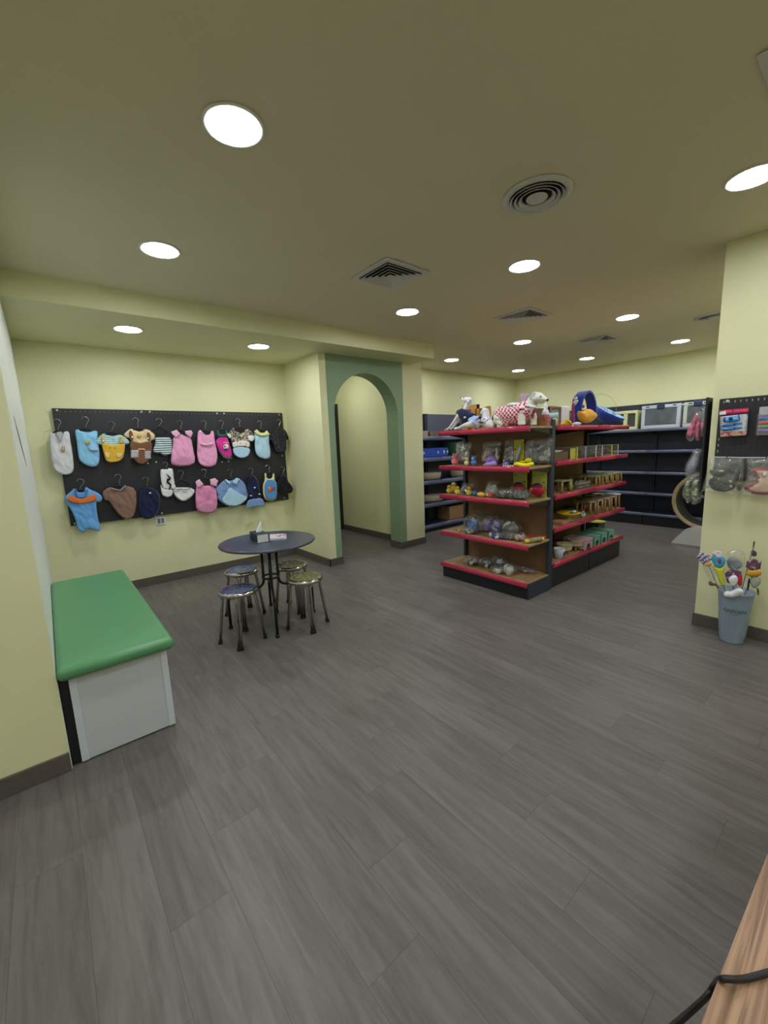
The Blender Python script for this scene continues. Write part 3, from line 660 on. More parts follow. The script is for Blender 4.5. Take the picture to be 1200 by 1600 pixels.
# ------------------------------------------------------------------ table and stools
TC = Vector((1.465, 3.475, 0)); TBL = mat('table_dark', (58, 64, 82), .3, spec=.5); BT = mat('table_tube', (24, 25, 30), .3, .3)
tb_ = thing('round_table', 'round dark grey table with a black tube base', 'table', TC)
part('tabletop', MB().lathe([(0, .735), (.40, .735), (.415, .738), (.421, .747), (.415, .757), (.40, .76), (0, .76)], n=72), TBL, tb_, 'dark grey round top', local=True)
def arc3(c, r, a0, a1, u, v, n=6):
    c, u, v = Vector(c), Vector(u), Vector(v); return [c + (u*math.cos(a0+(a1-a0)*i/n) + v*math.sin(a0+(a1-a0)*i/n))*r for i in range(n+1)]
for fx, fy in ((1.097, 3.575), (1.327, 3.113), (1.823, 3.378), (1.590, 3.830)):
    d = Vector((fx, fy, 0))-TC; R = d.length; e = d.normalized(); r0 = .065; Z = Vector((0, 0, 1)); q = .07
    pts = [e*r0+Z*.735, e*r0+Z*(.33+q)] + arc3(e*(r0+q)+Z*(.33+q), q, PI, PI*1.5, e, Z)[1:] + [e*(R-q-.01)+Z*.31] + arc3(e*(R-q)+Z*(.31-q), q, PI/2, 0, e, Z)[1:] + [e*R+Z*.004]
    lg = part('leg', MB().tube(pts, .0125, 10), BT, tb_, local=True)
    part('foot_cap', MB().lathe([(0, 0), (.018, 0), (.018, .022), (.014, .026), (0, .026)], e*R, 14), mat('rubber_black', (15, 15, 15), .7), lg, local=True)
part('leg_ring', MB().tube([Vector((.075*math.cos(a), .075*math.sin(a), .42)) for a in [2*PI*k/24 for k in range(25)]], .009, 8, cap=False), BT, tb_, local=True)
part('mounting_plate', MB().box((-.11, -.11, .727), (.11, .11, .7355)), BT, tb_, local=True)
RUB = mat('rubber_black', (15, 15, 15), .7)
def stool(c, rz, label, sm, h=.455):
    t = thing('metal_stool', label, 'stool', (c[0], c[1], 0), 'chrome stools around the round table', rz)
    part('seat', MB().lathe([(0, h-.004), (.12, h-.003), (.135, h), (.146, h-.003), (.152, h-.012), (.152, h-.030), (.146, h-.034), (.14, h-.03), (.14, h-.014), (0, h-.012)], n=48), [sm], t, 'stamped metal seat', local=True)
    part('rim', MB().lathe([(.1465, h-.003), (.1535, h-.010), (.1545, h-.02), (.1535, h-.033), (.148, h-.036), (.1475, h-.02)], n=48), CHROME, t, 'chrome rim', local=True)
    Z = Vector((0, 0, 1))
    for k in range(4):
        a = PI/4+k*PI/2; e = Vector((math.cos(a), math.sin(a), 0)); s_ = Vector((-e.y, e.x, 0)); mb = MB()
        for sg in (-1, 1):
            pts = []
            for i in range(8):
                f = i/7; ang = f*PI/2; pts.append(e*(.122+.008*f)+s_*sg*(.012+.040*(1-math.sin(ang)))+Z*(h-.03-.055*(1-math.cos(ang))))
            pts.append(e*.178+s_*sg*.0115+Z*.01); mb.tube(pts, .0105, 8)
        lg = part('leg', mb, CHROME, t, 'paired chrome tube leg', local=True)
        part('foot_cap', MB().obox(e*.178+Z*.014, (.028, .05, .028), a, bev=.004), RUB, lg, local=True)
S1 = seat_metal('seat_purple_reflection', (70, 60, 130), (170, 176, 205)); S2 = seat_metal('seat_blue_reflection', (90, 96, 150), (196, 200, 208)); S3 = seat_metal('seat_olive', (110, 112, 80), (196, 196, 160)); S4 = seat_metal('seat_grey', (60, 64, 60), (206, 206, 196))  # purple and blue seats carry reflections painted into the stamped metal colour
stool((1.09, 3.265), math.radians(18), 'chrome stool with painted purple-blue seat reflection, nearest and farthest left at the table', S1)
stool((1.315, 3.79), math.radians(10), 'chrome stool with painted blue-white seat reflection behind the front left stool', S2)
stool((1.632, 3.14), math.radians(30), 'chrome stool with olive seat, front right of the table', S3)
stool((1.735, 3.60), math.radians(35), 'chrome stool with dark patterned seat, back right, half under the table', S4)
# tissue box and leaflets on the table (top z .76)
p = atz(402, 842, .76); q = (p.x, p.y, .76)
tbx = thing('tissue_box', 'dark and white tissue box on the round table', 'tissue box', q)
a = atz(402.5, 849, .76); b = atz(420, 846, .76); c_ = atz(388, 838, .76)
uu = Vector((b.x-a.x, b.y-a.y, 0)); vv = Vector((c_.x-a.x, c_.y-a.y, 0)); ang = math.atan2(uu.y, uu.x)
W1, W2 = min(uu.length, .125), min(vv.length, .235)
ce = Vector((a.x, a.y, .76)) + uu.normalized()*W1/2 + vv.normalized()*W2/2
part('box', MB().obox(ce+Vector((0, 0, .035)), (W1, W2, .07), ang, bev=.003), mat('tissue_dark', (26, 44, 58), .45, var=.3, scale=14), tbx, 'dark teal printed carton')
part('end_panel', MB().obox(Vector((a.x, a.y, .795)) + uu.normalized()*W1/2 - vv.normalized()*.001, (W1*.96, .003, .066), ang), mat('tissue_white', (206, 212, 210), .5, var=.12, scale=60), tbx, 'white end panel')
ts = MB().sheet([(-.05, 0), (-.035, .03), (-.01, .055), (.02, .09), (.04, .10), (.035, .06), (.045, .02), (.04, 0)], lambda u, v, w_: (ce.x+u*.8, ce.y+w_+u*.3, .828+v), T=.012, wr=.02, res=.008, edge=.02)
part('tissue', ts, mat('tissue_paper', (235, 240, 242), .9), tbx, 'white tissue pulled up')
p = atz(433, 841, .76)
solo('leaflet_stack', MB().obox((p.x+.01, p.y, .768), (.15, .20, .016), math.radians(-25), bev=.002), mat('leaflet_grey', (188, 186, 196), .35, var=.15, scale=25), 'lower stack of pale grey leaflets on the round table', 'leaflets')
solo('leaflet', MB().obox((p.x-.005, p.y+.012, .779), (.14, .18, .006), math.radians(-38), bev=.001), pattern('pink_leaflet', (226, 206, 216), (132, 70, 100), 'noise', 16, thr=.58, rough=.35), 'pink and purple leaflet lying on the grey leaflets', 'leaflets')

# ------------------------------------------------------------------ shelf units
def bay(name, label, cat, loc, rz, W, D_, levels, zt, m_back, m_strip, m_shelf, m_metal, group, post_h=None, sth=.052, slope=.0, deckd=None, backlo=.1, ends=(1, 1)):
    t = thing(name, label, cat, loc, group, rz); ph = post_h or zt
    for k, x in enumerate((.018, W-.018)):
        if ends[k]: part('upright', MB().box((x-.018, -.062, 0), (x+.018, 0, ph), .003, 1), m_metal, t, local=True)
    part('back_panel', MB().box((.018, -.022, backlo), (W-.018, -.008, zt), .001, 1), m_back, t, local=True)
    pl = MB().box((.004, -D_+.03, 0), (W-.004, -.0, levels[-1]-.04), .003, 1)
    part('base_plinth', pl, BLACKM, t, local=True)
    if m_metal is DARKM:
        part('base_side', MB().box((W-.006, -D_+.03, .0), (W+.004, -.062, levels[-1]-.012), .001, 1), DARKM, t, local=True)
    for i, z in enumerate(levels):
        sh = part('shelf', MB().box((.004, -D_+.012, z-.022), (W-.004, -.024, z), .002, 1), m_shelf, t, local=True)
        ps = [(-D_+.014, z+.005), (-D_+.004, z+.005)] + [(-D_+.004-.012*math.sin(a), z+.005-sth*.5*(1-math.cos(a))) for a in [PI*i/8 for i in range(1, 8)]] + [(-D_+.004, z+.005-sth), (-D_+.014, z+.005-sth)]
        q = MB(); q.prism([(0, y_, z_) for y_, z_ in ps], (W, 0, 0))
        for f in q.bm.faces:
            if len(f.verts) == 4 and abs(f.normal.x) < .5: f.smooth = True
        part('price_strip', q, m_strip, sh, local=True)
        if i < len(levels)-1:
            for x in (.012, W-.020):
                mb = MB(); mb.prism([(x, -.024, z-.024), (x, -D_+.06, z-.024), (x, -D_+.06, z-.034), (x, -.024, z-.085)], (.006, 0, 0))
                part('bracket', mb, BLACKM, sh, local=True)
    return t
EX, EY0, EY1 = 3.955, 2.118, 3.245
EL = [1.686, 1.305, .978, .550, .172]
bay('end_shelf_unit', 'red-edged end shelf bay facing the table, with dog mannequins on top', 'shelf unit', (EX, EY1, 0), -PI/2, EY1-EY0, EX-3.480, EL, 1.672, BROWNP, RED, WOODSH, DARKM, 'red-edged island shelf bays', post_h=1.752)
ML = [1.690, 1.335, .990, .648, .270]
for k, l in ((0, 'red-edged long shelf bay next to the dark corner post'), (1, 'red-edged long shelf bay at the far open end')):
    bay('island_shelf_unit', l, 'shelf unit', (3.975+k*.875, 2.66, 0), 0, .873, .555, ML, 1.672, BROWNP, RED, WOODSH, NAVYM, 'red-edged island shelf bays')
for k, l in ((0, 'red-edged shelf bay on the hidden back of the island, open end'), (1, 'red-edged shelf bay on the hidden back of the island, near the end bay')):
    bay('island_shelf_unit', l, 'shelf unit', (5.723-k*.875, 2.662, 0), PI, .873, .555, ML, 1.672, BROWNP, RED, WOODSH, NAVYM, 'red-edged island shelf bays')
RLV = [1.665, 1.305, .935, .575, .215]
for k, (l, y1, W) in enumerate((('dark rear wall shelf bay in the far corner', 5.46, .93), ('dark rear wall shelf bay second from the far corner', 4.53, .93), ('dark rear wall shelf bay behind the open end of the island', 3.60, .95), ('dark empty rear wall shelf bay below the white pet carriers', 2.65, .95), ('dark rear wall shelf bay beside the cat wheel', 1.70, .95))):
    bay('wall_shelf_unit', l, 'shelf unit', (XR-.004, y1, 0), -PI/2, W-.002, .44, RLV, 2.11, NAVYM, LIP, NAVYM, NAVYM, 'dark shelves along the rear wall', sth=.05)
FLV = [1.68, 1.315, .915, .51, .13]
for k, l in enumerate(('dark far wall shelf bay next to the yellow pillar', 'dark far wall shelf bay holding the cardboard box', 'dark far wall shelf bay behind the island')):
    bay('wall_shelf_unit', l, 'shelf unit', (XP+.02+k*.945, YF-.004, 0), 0, .943, .44, FLV, 2.10, mat('panel_grey_blue', (84, 88, 104), .4), LIP, NAVYM, NAVYM, 'dark shelves along the far wall', sth=.07)

# ------------------------------------------------------------------ helpers for goods
TOYG = 'goods on the island shelves'
def blob_mat(name, cols, scale=22):
    if name in MC: return MC[name]
    m, t, b = nt(name); N = t.nodes; L = t.links
    tc = N.new('ShaderNodeTexCoord'); v = N.new('ShaderNodeTexVoronoi'); v.inputs['Scale'].default_value = scale
    L.new(tc.outputs['Object'], v.inputs['Vector']); s = N.new('ShaderNodeSeparateColor'); L.new(v.outputs['Color'], s.inputs[0])
    r = N.new('ShaderNodeValToRGB'); r.color_ramp.interpolation = 'CONSTANT'; n = len(cols)
    while len(r.color_ramp.elements) < n: r.color_ramp.elements.new(.5)
    for i, c in enumerate(cols): r.color_ramp.elements[i].position = i/n; r.color_ramp.elements[i].color = (*lin(c), 1)
    L.new(s.outputs[0], r.inputs[0]); L.new(r.outputs[0], b.inputs['Base Color']); b.inputs['Roughness'].default_value = .7
    MC[name] = m; return m
def up_bag(name, label, c, W, H, thick, m, axis='y', lean=.04, fill=.75, seed=1, group=TOYG, cat='bagged toy', header=None):
    # a clear pouch standing on its lower edge: swollen film over its contents; its face looks along -x (axis y) or -y (axis x)
    t = thing(name, label, cat, c, group); c = Vector(c)
    def fn(u, v, w_):
        d = -w_+lean*v/H
        return (c.x+d, c.y-u, c.z+v) if axis == 'y' else (c.x+u, c.y+d, c.z+v)
    h = W/2
    o = [(-h, .003), (-h*.5, 0), (h*.4, .002), (h, .004), (h*.97, H*.5), (h, H), (0, H*.985), (-h*.96, H), (-h*.98, H*.55)]
    i_ = [(-h*.82, .006), (h*.8, .006), (h*.85, H*fill*.5), (h*.55, H*fill), (0, H*fill*.93), (-h*.6, H*fill), (-h*.85, H*fill*.6)]
    part('contents', MB().sheet(i_, fn, T=thick*.7, back=.7, wr=thick*.5, seed=seed, res=max(.012, W/12), edge=W*.2), m, t)
    part('pouch', MB().sheet(o, fn, T=thick, back=.8, wr=thick*.35, seed=seed+5, res=max(.014, W/10), edge=W*.22), CLEAR, t, 'clear plastic pouch')
    if header: part('header_card', MB().sheet([(-h, H*.86), (h, H*.86), (h, H*1.02), (-h, H*1.02)], fn, T=.002, res=.03, edge=.005, smooth=0), header, t)
    return t
def lay_bag(name, label, c, r, m, seed=1, group=TOYG, cat='bagged toy', pieces=7):
    # a crumpled clear bag lying on a shelf over a few soft lumps
    r = (r[0]*1.15, r[1]*1.28, r[2]*1.3); t = thing(name, label, cat, (c[0], c[1], c[2]), group); R = random.Random(seed); mb = MB()
    for k in range(pieces):
        a = R.uniform(0, 6.28); q = R.uniform(.15, .5)
        rr = (r[0]*R.uniform(.25, .4), r[1]*R.uniform(.25, .42), r[2]*R.uniform(.35, .8))
        mb.ball((c[0]+math.cos(a)*q*r[0], c[1]+math.sin(a)*q*r[1], c[2]+rr[2]+.002), rr, sub=2, nz=.5, seed=seed+k)
    part('contents', mb, m, t, kind='stuff')
    part('bag_film', MB().ball((c[0], c[1], c[2]+r[2]*.92+.008), (r[0], r[1], r[2]*.9), sub=4, nz=.42, seed=seed+9, fr=14), CLEAR, t, 'crumpled clear bag')
    return t
def plush(name, label, c, r, col, face=None, group=TOYG, kind='bird', cat='plush toy', d=(-1, 0)):
    t = thing(name, label, cat, c, group); c = Vector(c); F = Vector((d[0], d[1], 0))
    part('body', MB().ball(c+Vector((0, 0, r*.95)), (r, r, r*.95), nz=.12, seed=3).ball(c+Vector((0, 0, r*2.2)), r*.72, nz=.1, seed=5), col, t)
    hc = c+Vector((0, 0, r*2.2)); sd = Vector((-F.y, F.x, 0))
    for s_ in (-1, 1):
        part('eye', MB().ball(hc+F*r*.62+sd*s_*r*.25+Vector((0, 0, r*.15)), r*.10, sub=1), BLACKM, t)
        part('ear' if kind != 'bird' else 'wing', MB().ball((hc+sd*s_*r*.5+Vector((0, 0, r*.55))) if kind != 'bird' else (c+sd*s_*r*.9+Vector((0, 0, r))), (r*.28, r*.28, r*.4), sub=2), col, t)
    if face: part('beak' if kind == 'bird' else 'muzzle', MB().ball(hc+F*r*.68, (r*.3, r*.3, r*.2), sub=2), face, t)
    return t
def ey(px, py, X=3.62): return atx(px, py, X).y         # place along the end bay
C_ = lambda n, c, r=.5, **k: mat(n, c, r, **k)

# ---- end bay, shelf 2 (z 1.305)
z2, z3, z4, z5 = EL[1]+.001, EL[2]+.001, EL[3]+.001, EL[4]+.001
M_gb = blob_mat('mix_greybrown', [(122, 110, 96), (84, 70, 58), (160, 150, 138), (60, 50, 44)]); M_gp = blob_mat('mix_grey', [(120, 116, 110), (80, 76, 74), (166, 162, 158), (50, 50, 52)])
M_br = blob_mat('mix_brown', [(100, 82, 62), (130, 114, 92), (64, 48, 38), (150, 140, 124)])
up_bag('treat_bag', 'clear bag of brownish chews behind the pink plush, second end shelf', (3.80, ey(722, 720, 3.80), z2), .25, .27, .03, M_gb, seed=2)
up_bag('treat_bag', 'clear bag of brown chews behind the lilac toy', (3.86, ey(766, 720, 3.86), z2), .28, .275, .03, M_br, seed=4)
up_bag('treat_bag', 'clear bag with a spotted grey card, beside the yellow card', (3.86, ey(794, 720, 3.86), z2), .15, .28, .02, M_gp, seed=6)
up_bag('treat_bag', 'large clear bag of grey chews against the dark corner post', (3.86, ey(843, 715, 3.86), z2), .27, .28, .03, M_gp, seed=8)
ycard = pattern('yellow_card_pattern', (206, 200, 56), (70, 70, 40), 'noise', 30, thr=.63, rough=.5)
t = thing('bottle_card', 'yellow hanging card with a grey bottle toy, second end shelf', 'toy card', (3.86, ey(810, 720, 3.86), z2), TOYG); c = t.location.copy()
part('card', MB().obox(c+Vector((.01, 0, .13)), (.004, .12, .26), 0, 0), ycard, t)
part('bottle', MB().tube([c+Vector((-.02, .02, .03)), c+Vector((-.02, 0, .10)), c+Vector((-.015, -.03, .17)), c+Vector((-.012, -.035, .21))], [.02, .022, .016, .009], 12), C_('bottle_grey', (176, 184, 190), .3), t)
up_bag('dark_treat_pouch', 'dark purple-brown pouch between the yellow card and the grey chews', (3.84, ey(824, 715, 3.84), z2), .10, .26, .02, blob_mat('mix_dark', [(48, 34, 44), (70, 50, 46), (36, 28, 34), (110, 90, 84)]), seed=10)
plush('pink_plush', 'pink plush toy in a clear wrap, left end of the second end shelf', (3.60, ey(713, 725), z2), .045, fab('plush_pink', (226, 128, 146)), fab('plush_pale', (236, 200, 190)), kind='bear', cat='plush toy')
plush('cream_plush', 'small cream plush between the pink and blue plush toys', (3.57, ey(734, 727), z2), .03, fab('plush_cream', (226, 206, 160)), fab('plush_red', (190, 80, 60)), kind='bear')
plush('blue_plush', 'blue and white plush toy, second end shelf', (3.57, ey(745, 725), z2), .036, fab('plush_blue', (84, 124, 190)), fab('plush_white', (228, 228, 230)), kind='bear')
t = thing('lilac_toy', 'lilac whale-shaped rubber toy on the second end shelf', 'rubber toy', (3.58, ey(771, 725), z2), TOYG); c = t.location.copy(); LIL = C_('lilac_rubber', (150, 118, 206), .35); LIL2 = C_('lilac_light', (176, 152, 232), .35)
part('body', MB().ball(c+Vector((.03, .02, .055)), (.04, .062, .055), sub=3), LIL, t)
part('fin', MB().tube([c+Vector((-.01, .09, .01)), c+Vector((0, .05, .02)), c+Vector((0, .0, .022)), c+Vector((-.01, -.05, .032)), c+Vector((-.02, -.075, .026))], [.008, .018, .02, .024, .012], 10), LIL2, t)
part('eye', MB().ball(c+Vector((-.008, .0, .065)), .006, sub=1), BLACKM, t)
solo('purple_ball_toy', MB().ball((3.56, ey(795, 725), z2+.024), (.026, .035, .022), nz=.2), C_('violet_rubber', (124, 96, 190), .35), 'small violet squeaky toy between the lilac whale and the yellow ring', 'rubber toy', TOYG)
for k, x in enumerate((787, 790.5, 794, 797.5, 801)):
    solo('white_bead_ball', MB().ball((3.52, ey(x, 728, 3.52), z2+.009), .009, sub=1), WHITE, 'tiny white ball at the shelf edge, %s from the left of its row' % ['first', 'second', 'third', 'fourth', 'fifth'][k], 'toy ball', 'row of tiny white balls')
t = thing('yellow_ring_toy', 'bright yellow rubber ring toy on the second end shelf', 'rubber toy', (3.60, ey(820, 726), z2), TOYG); c = t.location.copy(); YR = C_('yellow_rubber', (236, 222, 20), .3)
part('ring', MB().tube([c+Vector((.055*math.cos(a)*.9, .085*math.sin(a), .020+.006*math.sin(3*a))) for a in [2*PI*k/28 for k in range(29)]], .020, 10, cap=False), YR, t)
part('duck_head', MB().ball(c+Vector((.02, -.035, .058)), (.026, .036, .026), sub=2).ball(c+Vector((.0, .01, .045)), (.018, .03, .014), sub=2), YR, t)
# ---- end bay, shelf 3
duck = fab('duck_yellow', (228, 196, 80)); bk = fab('duck_beak', (222, 136, 56))
for x, X, l in ((702, 3.60, 'leftmost yellow duck plush on the third end shelf'), (715, 3.56, 'pale yellow duck plush in front of the blue-grey packs'), (733, 3.57, 'round yellow duck plush, middle of the third end shelf')):
    plush('duck_plush', l, (X, ey(x, 772, X), z3), .034, duck, bk)
plush('duck_plush', 'yellow duck plush standing behind the leftmost one', (3.70, ey(709, 760, 3.70), z3), .042, duck, bk)
up_bag('foil_toy_pack', 'blue-grey wrapped toy pack leaning on the third end shelf', (3.68, ey(726, 765, 3.68), z3), .18, .12, .035, blob_mat('mix_bluegrey', [(136, 152, 156), (98, 116, 120), (70, 74, 88), (150, 150, 170)]), seed=12, lean=.07)
solo('blue_toy', MB().ball((3.60, ey(744, 768), z3+.03), (.035, .05, .03), nz=.3, seed=4), C_('toy_blue', (66, 128, 180), .5), 'blue toy between the middle duck and the yellow fish', 'toy', TOYG)
t = thing('fish_toy', 'yellow fish-shaped plush on the third end shelf', 'plush toy', (3.55, ey(752, 778, 3.55), z3), TOYG); c = t.location.copy()
part('body', MB().ball(c+Vector((0, 0, .028)), (.028, .055, .027), sub=2, nz=.1), fab('fish_yellow', (236, 190, 72)), t)
part('tail', MB().prism([c+Vector((0, -.045, .03)), c+Vector((0, -.085, .055)), c+Vector((0, -.085, .008))], (.008, 0, 0)), fab('fish_cream', (226, 206, 170)), t)
solo('orange_toy', MB().ball((3.54, ey(766, 778, 3.54), z3+.030), (.022, .026, .030), nz=.3, seed=8), fab('orange_red', (206, 78, 50)), 'small orange-red plush toy right of the yellow fish', 'plush toy', TOYG)
up_bag('grey_toy_bag', 'tall clear bag of patterned grey cloth toys, third end shelf', (3.70, ey(766, 765, 3.70), z3), .17, .17, .035, pattern('grey_check', (170, 172, 172), (112, 116, 118), 'check', 70), seed=14, lean=.06)
for k, (x, l) in enumerate(((785, 'clear bag of grey toys right of the tall grey bag'), (800, 'clear bag of white and teal toys, third end shelf'), (815, 'clear bag of grey-blue toys nearest the yellow cards'))):
    lay_bag('grey_toy_bag', l, (3.60, ey(x, 780, 3.6), z3), (.07, .07, .045), [M_gp, blob_mat('mix_teal', [(190, 198, 196), (70, 90, 96), (130, 140, 146), (52, 60, 72)]), blob_mat('mix_bluegrey', [(136, 152, 156)])][k], seed=20+k)
for k, (x, l) in enumerate(((811, 'yellow card with red and blue ball toy, left of the pair'), (841, 'yellow card with red and blue ball toy, right of the pair, by the dark post'))):
    t = thing('ball_toy_card', l, 'toy card', (3.86, ey(x, 760, 3.86), z3), TOYG); c = t.location.copy()
    part('card', MB().obox(c+Vector((.02, 0, .135)), (.004, .165, .27), 0, 0, bev=.001), pattern('lime_card', (190, 192, 80), (44, 50, 34), 'noise', 22, thr=.66, rough=.5), t)
    part('red_shell', MB().ball(c+Vector((-.02, 0, .07)), (.035, .082, .058), sub=3), C_('toy_crimson', (186, 34, 66), .3), t)
    part('blue_dome', MB().ball(c+Vector((-.012, .005, .118)), (.028, .052, .026), sub=3), C_('toy_navy', (40, 44, 120), .3), t)
    part('star', MB().prism([c+Vector((-.058, .045+(.022 if i % 2 == 0 else .009)*math.sin(i*PI/5), .085+(.022 if i % 2 == 0 else .009)*math.cos(i*PI/5))) for i in range(10)], (.006, 0, 0)), C_('star_orange', (226, 140, 60), .5), t)
# ---- end bay, shelf 4
B1 = blob_mat('mix_blue', [(84, 130, 200), (140, 170, 220), (50, 90, 166), (196, 208, 226)]); B2 = blob_mat('mix_purple', [(140, 126, 206), (104, 104, 176), (186, 180, 222), (90, 96, 156)])
B3 = blob_mat('mix_silver', [(190, 190, 186), (90, 92, 94), (140, 140, 136), (214, 214, 210)]); B4 = blob_mat('mix_whiteblue', [(214, 216, 220), (40, 60, 140), (180, 184, 192), (226, 216, 150)]); B5 = blob_mat('mix_red', [(178, 60, 70), (190, 180, 176), (140, 40, 56), (206, 196, 190)])
for x, X, r, m, l in ((744, 3.68, (.11, .125, .085), B1, 'clear bag of blue rope toys, largest on the fourth end shelf'), (770, 3.80, (.09, .125, .085), B2, 'clear bag of purple toys behind the blue bag'), (797, 3.78, (.08, .095, .075), B3, 'clear bag of silver-grey toys, tallest on the right half'),
                      (733, 3.56, (.06, .07, .03), B3, 'low clear bag left in front of the blue rope toys'), (777, 3.57, (.055, .08, .03), B4, 'clear bag with a dark blue and white label at the red edge'), (797, 3.60, (.06, .055, .038), B3, 'grey clear bag right of the blue-labelled bag'), (812, 3.62, (.06, .05, .035), B5, 'clear bag of red toys beside the yellow pack')):
    lay_bag('toy_bag', l, (X, ey(x, 845, X), z4), r, m, seed=int(x))
solo('red_flat_pack', MB().obox((3.80, ey(835, 845, 3.80), z4+.016), (.16, .20, .03), .2, bev=.006), C_('pack_red', (176, 66, 66), .45, var=.2), 'flat red pack lying at the right end of the fourth end shelf', 'pack', TOYG)
t = thing('yellow_snack_pack', 'yellow-ended snack pack at the right front of the fourth end shelf', 'snack pack', (3.66, ey(838, 850, 3.66), z4), TOYG); c = t.location.copy()
part('roll', MB().tube([c+Vector((-.08, .05, .026)), c+Vector((.0, .02, .028)), c+Vector((.09, -.01, .030))], [.022, .026, .022], 12), C_('snack_olive', (150, 140, 96), .4, var=.2), t)
for d in (-1, 1): part('end_label', MB().ball(c+Vector((.085*d, .05-.03*(d+1), .027)), (.026, .026, .024), sub=2), C_('snack_yellow', (220, 206, 80), .4), t)
solo('orange_toy', MB().ball((3.56, ey(718, 830, 3.56), z4+.02), (.022, .022, .02), nz=.3), C_('toy_amber', (222, 160, 60), .5), 'small amber toy at the left end of the fourth end shelf', 'toy', TOYG)
# ---- end bay, shelf 5
W1m = blob_mat('mix_whiteblack', [(206, 206, 204), (60, 60, 62), (160, 160, 158), (226, 226, 226)]); W2m = blob_mat('mix_navywhite', [(40, 50, 100), (60, 70, 120), (180, 184, 190), (30, 34, 70)]); W3m = blob_mat('mix_palegrey', [(206, 206, 204), (176, 176, 176), (226, 226, 224), (150, 150, 150)])
for x, X, r, m, l in ((737, 3.62, (.08, .08, .045), W1m, 'clear bag of black and white toys, left on the bottom end shelf'), (760, 3.68, (.08, .08, .045), W1m, 'second clear bag of black and white toys on the bottom end shelf'), (779, 3.78, (.07, .09, .055), W2m, 'clear bag of navy toys, back of the bottom end shelf'),
                      (778, 3.58, (.06, .07, .035), W3m, 'clear bag of white toys in front of the navy bag'), (795, 3.62, (.08, .07, .05), W3m, 'clear bag of pale grey toys at the red edge, bottom end shelf'), (820, 3.80, (.06, .10, .022), blob_mat('mix_mauve', [(170, 160, 160), (120, 96, 104), (200, 196, 190), (96, 86, 90)]), 'thin clear bag of mauve chews, right on the bottom end shelf')):
    lay_bag('toy_bag', l, (X, ey(x, 895, X), z5), r, m, seed=int(x)+3)

# ------------------------------------------------------------------ dog mannequins on the end bay's top (z 1.686)
z1 = EL[0]+.001
def remesh(o, vox, sm=4):
    r = o.modifiers.new('remesh', 'REMESH'); r.mode = 'VOXEL'; r.voxel_size = vox; r.use_smooth_shade = True
    s_ = o.modifiers.new('smooth', 'SMOOTH'); s_.iterations = sm; s_.factor = .6
def cz(k0, x, y, X):
    a, b, s_ = k0; p = atx(a+x/s_, b+y/s_, X); return Vector((X, p.y, p.z))
K1, K2 = (680, 600, 10.909), (760, 600, 10.909)
MAN = C_('mannequin_white', (226, 228, 232), .4); MANC = C_('mannequin_cream', (222, 222, 212), .45)
# dog 1
X1 = 3.62; g = lambda x, y, dx=0: cz(K1, x, y, X1)+Vector((dx, 0, 0))
t = thing('dog_mannequin', 'slim white dog mannequin in a navy dress with a pale blue skirt, nose raised', 'mannequin', (X1, g(450, 780).y, z1), 'dog mannequins on the end bay')
mb = MB(); mb.tube([g(438, 240), g(470, 262), g(520, 268), g(575, 270), g(605, 290)], [.007, .017, .026, .032, .020], 14)
mb.tube([g(575, 275), g(555, 340), g(520, 410), g(480, 470), g(470, 510)], [.026, .022, .026, .040, .050], 14)
mb.tube([g(450, 490), g(500, 540), g(590, 590), g(690, 630), g(740, 660)], [.04, .056, .050, .046, .034], 16)
for dx in (-.028, .028):
    mb.tube([g(440, 520, dx), g(390, 590, dx), g(330, 670, dx), g(270, 745, dx), g(225, 774, dx)], [.028, .022, .016, .012, .011], 10)
    mb.tube([g(720, 640, dx*1.3), g(640, 690, dx*1.5), g(540, 700, dx*1.4), g(440, 745, dx*1.3), g(360, 765, dx*1.2)], [.040, .036, .022, .014, .012], 10)
mb.ball(g(585, 300, -.026), (.008, .012, .026)); mb.ball(g(585, 300, .026), (.008, .012, .026))
bo = part('body', mb, MAN, t); remesh(bo, .0055)
part('nose', MB().ball(g(434, 238), .0075, sub=2), BLACKM, bo)
part('eye', MB().ball(g(508, 240, -.024), .0055, sub=1), BLACKM, bo)
part('dress', MB().tube([g(395, 500), g(470, 498), g(540, 560), g(610, 590), g(660, 590)], [.040, .062, .068, .060, .050], 18).tube([g(430, 660), g(500, 640), g(560, 600)], [.02, .045, .05], 12), NAVY, t, 'navy dress')
sk = MB(); a0, a1 = g(560, 640), g(745, 570); n = 36
pr = []
for i, (f, r) in enumerate(((0, .052), (.4, .062), (1, .070))):
    pr.append([Vector(((r+.006*math.sin(k*2*PI*6/n)*f)*math.cos(2*PI*k/n), 0, 0)) for k in range(n)])
ax = (g(760, 650)-g(560, 600)).normalized(); u_ = Vector((1, 0, 0)); v_ = ax.cross(u_)
rings = []
for f, r in ((0, .054), (.35, .064), (.7, .074), (1.0, .082)):
    cc = g(600, 600).lerp(g(760, 650), f)
    rings.append([sk.bm.verts.new(cc+(u_*math.cos(2*PI*k/n)+v_*math.sin(2*PI*k/n)*.72)*(r*(1+.09*f*math.sin(8*2*PI*k/n)))) for k in range(n)])
for a, b in zip(rings, rings[1:]):
    for k in range(n): f = sk.bm.faces.new((a[k], a[(k+1) % n], b[(k+1) % n], b[k])); f.smooth = True
part('skirt', sk, fab('skirt_blue', (160, 186, 232)), t, 'pale blue gathered skirt')
part('bow', MB().ball(g(573, 572, -.068), (.006, .016, .011)), WHT, t)
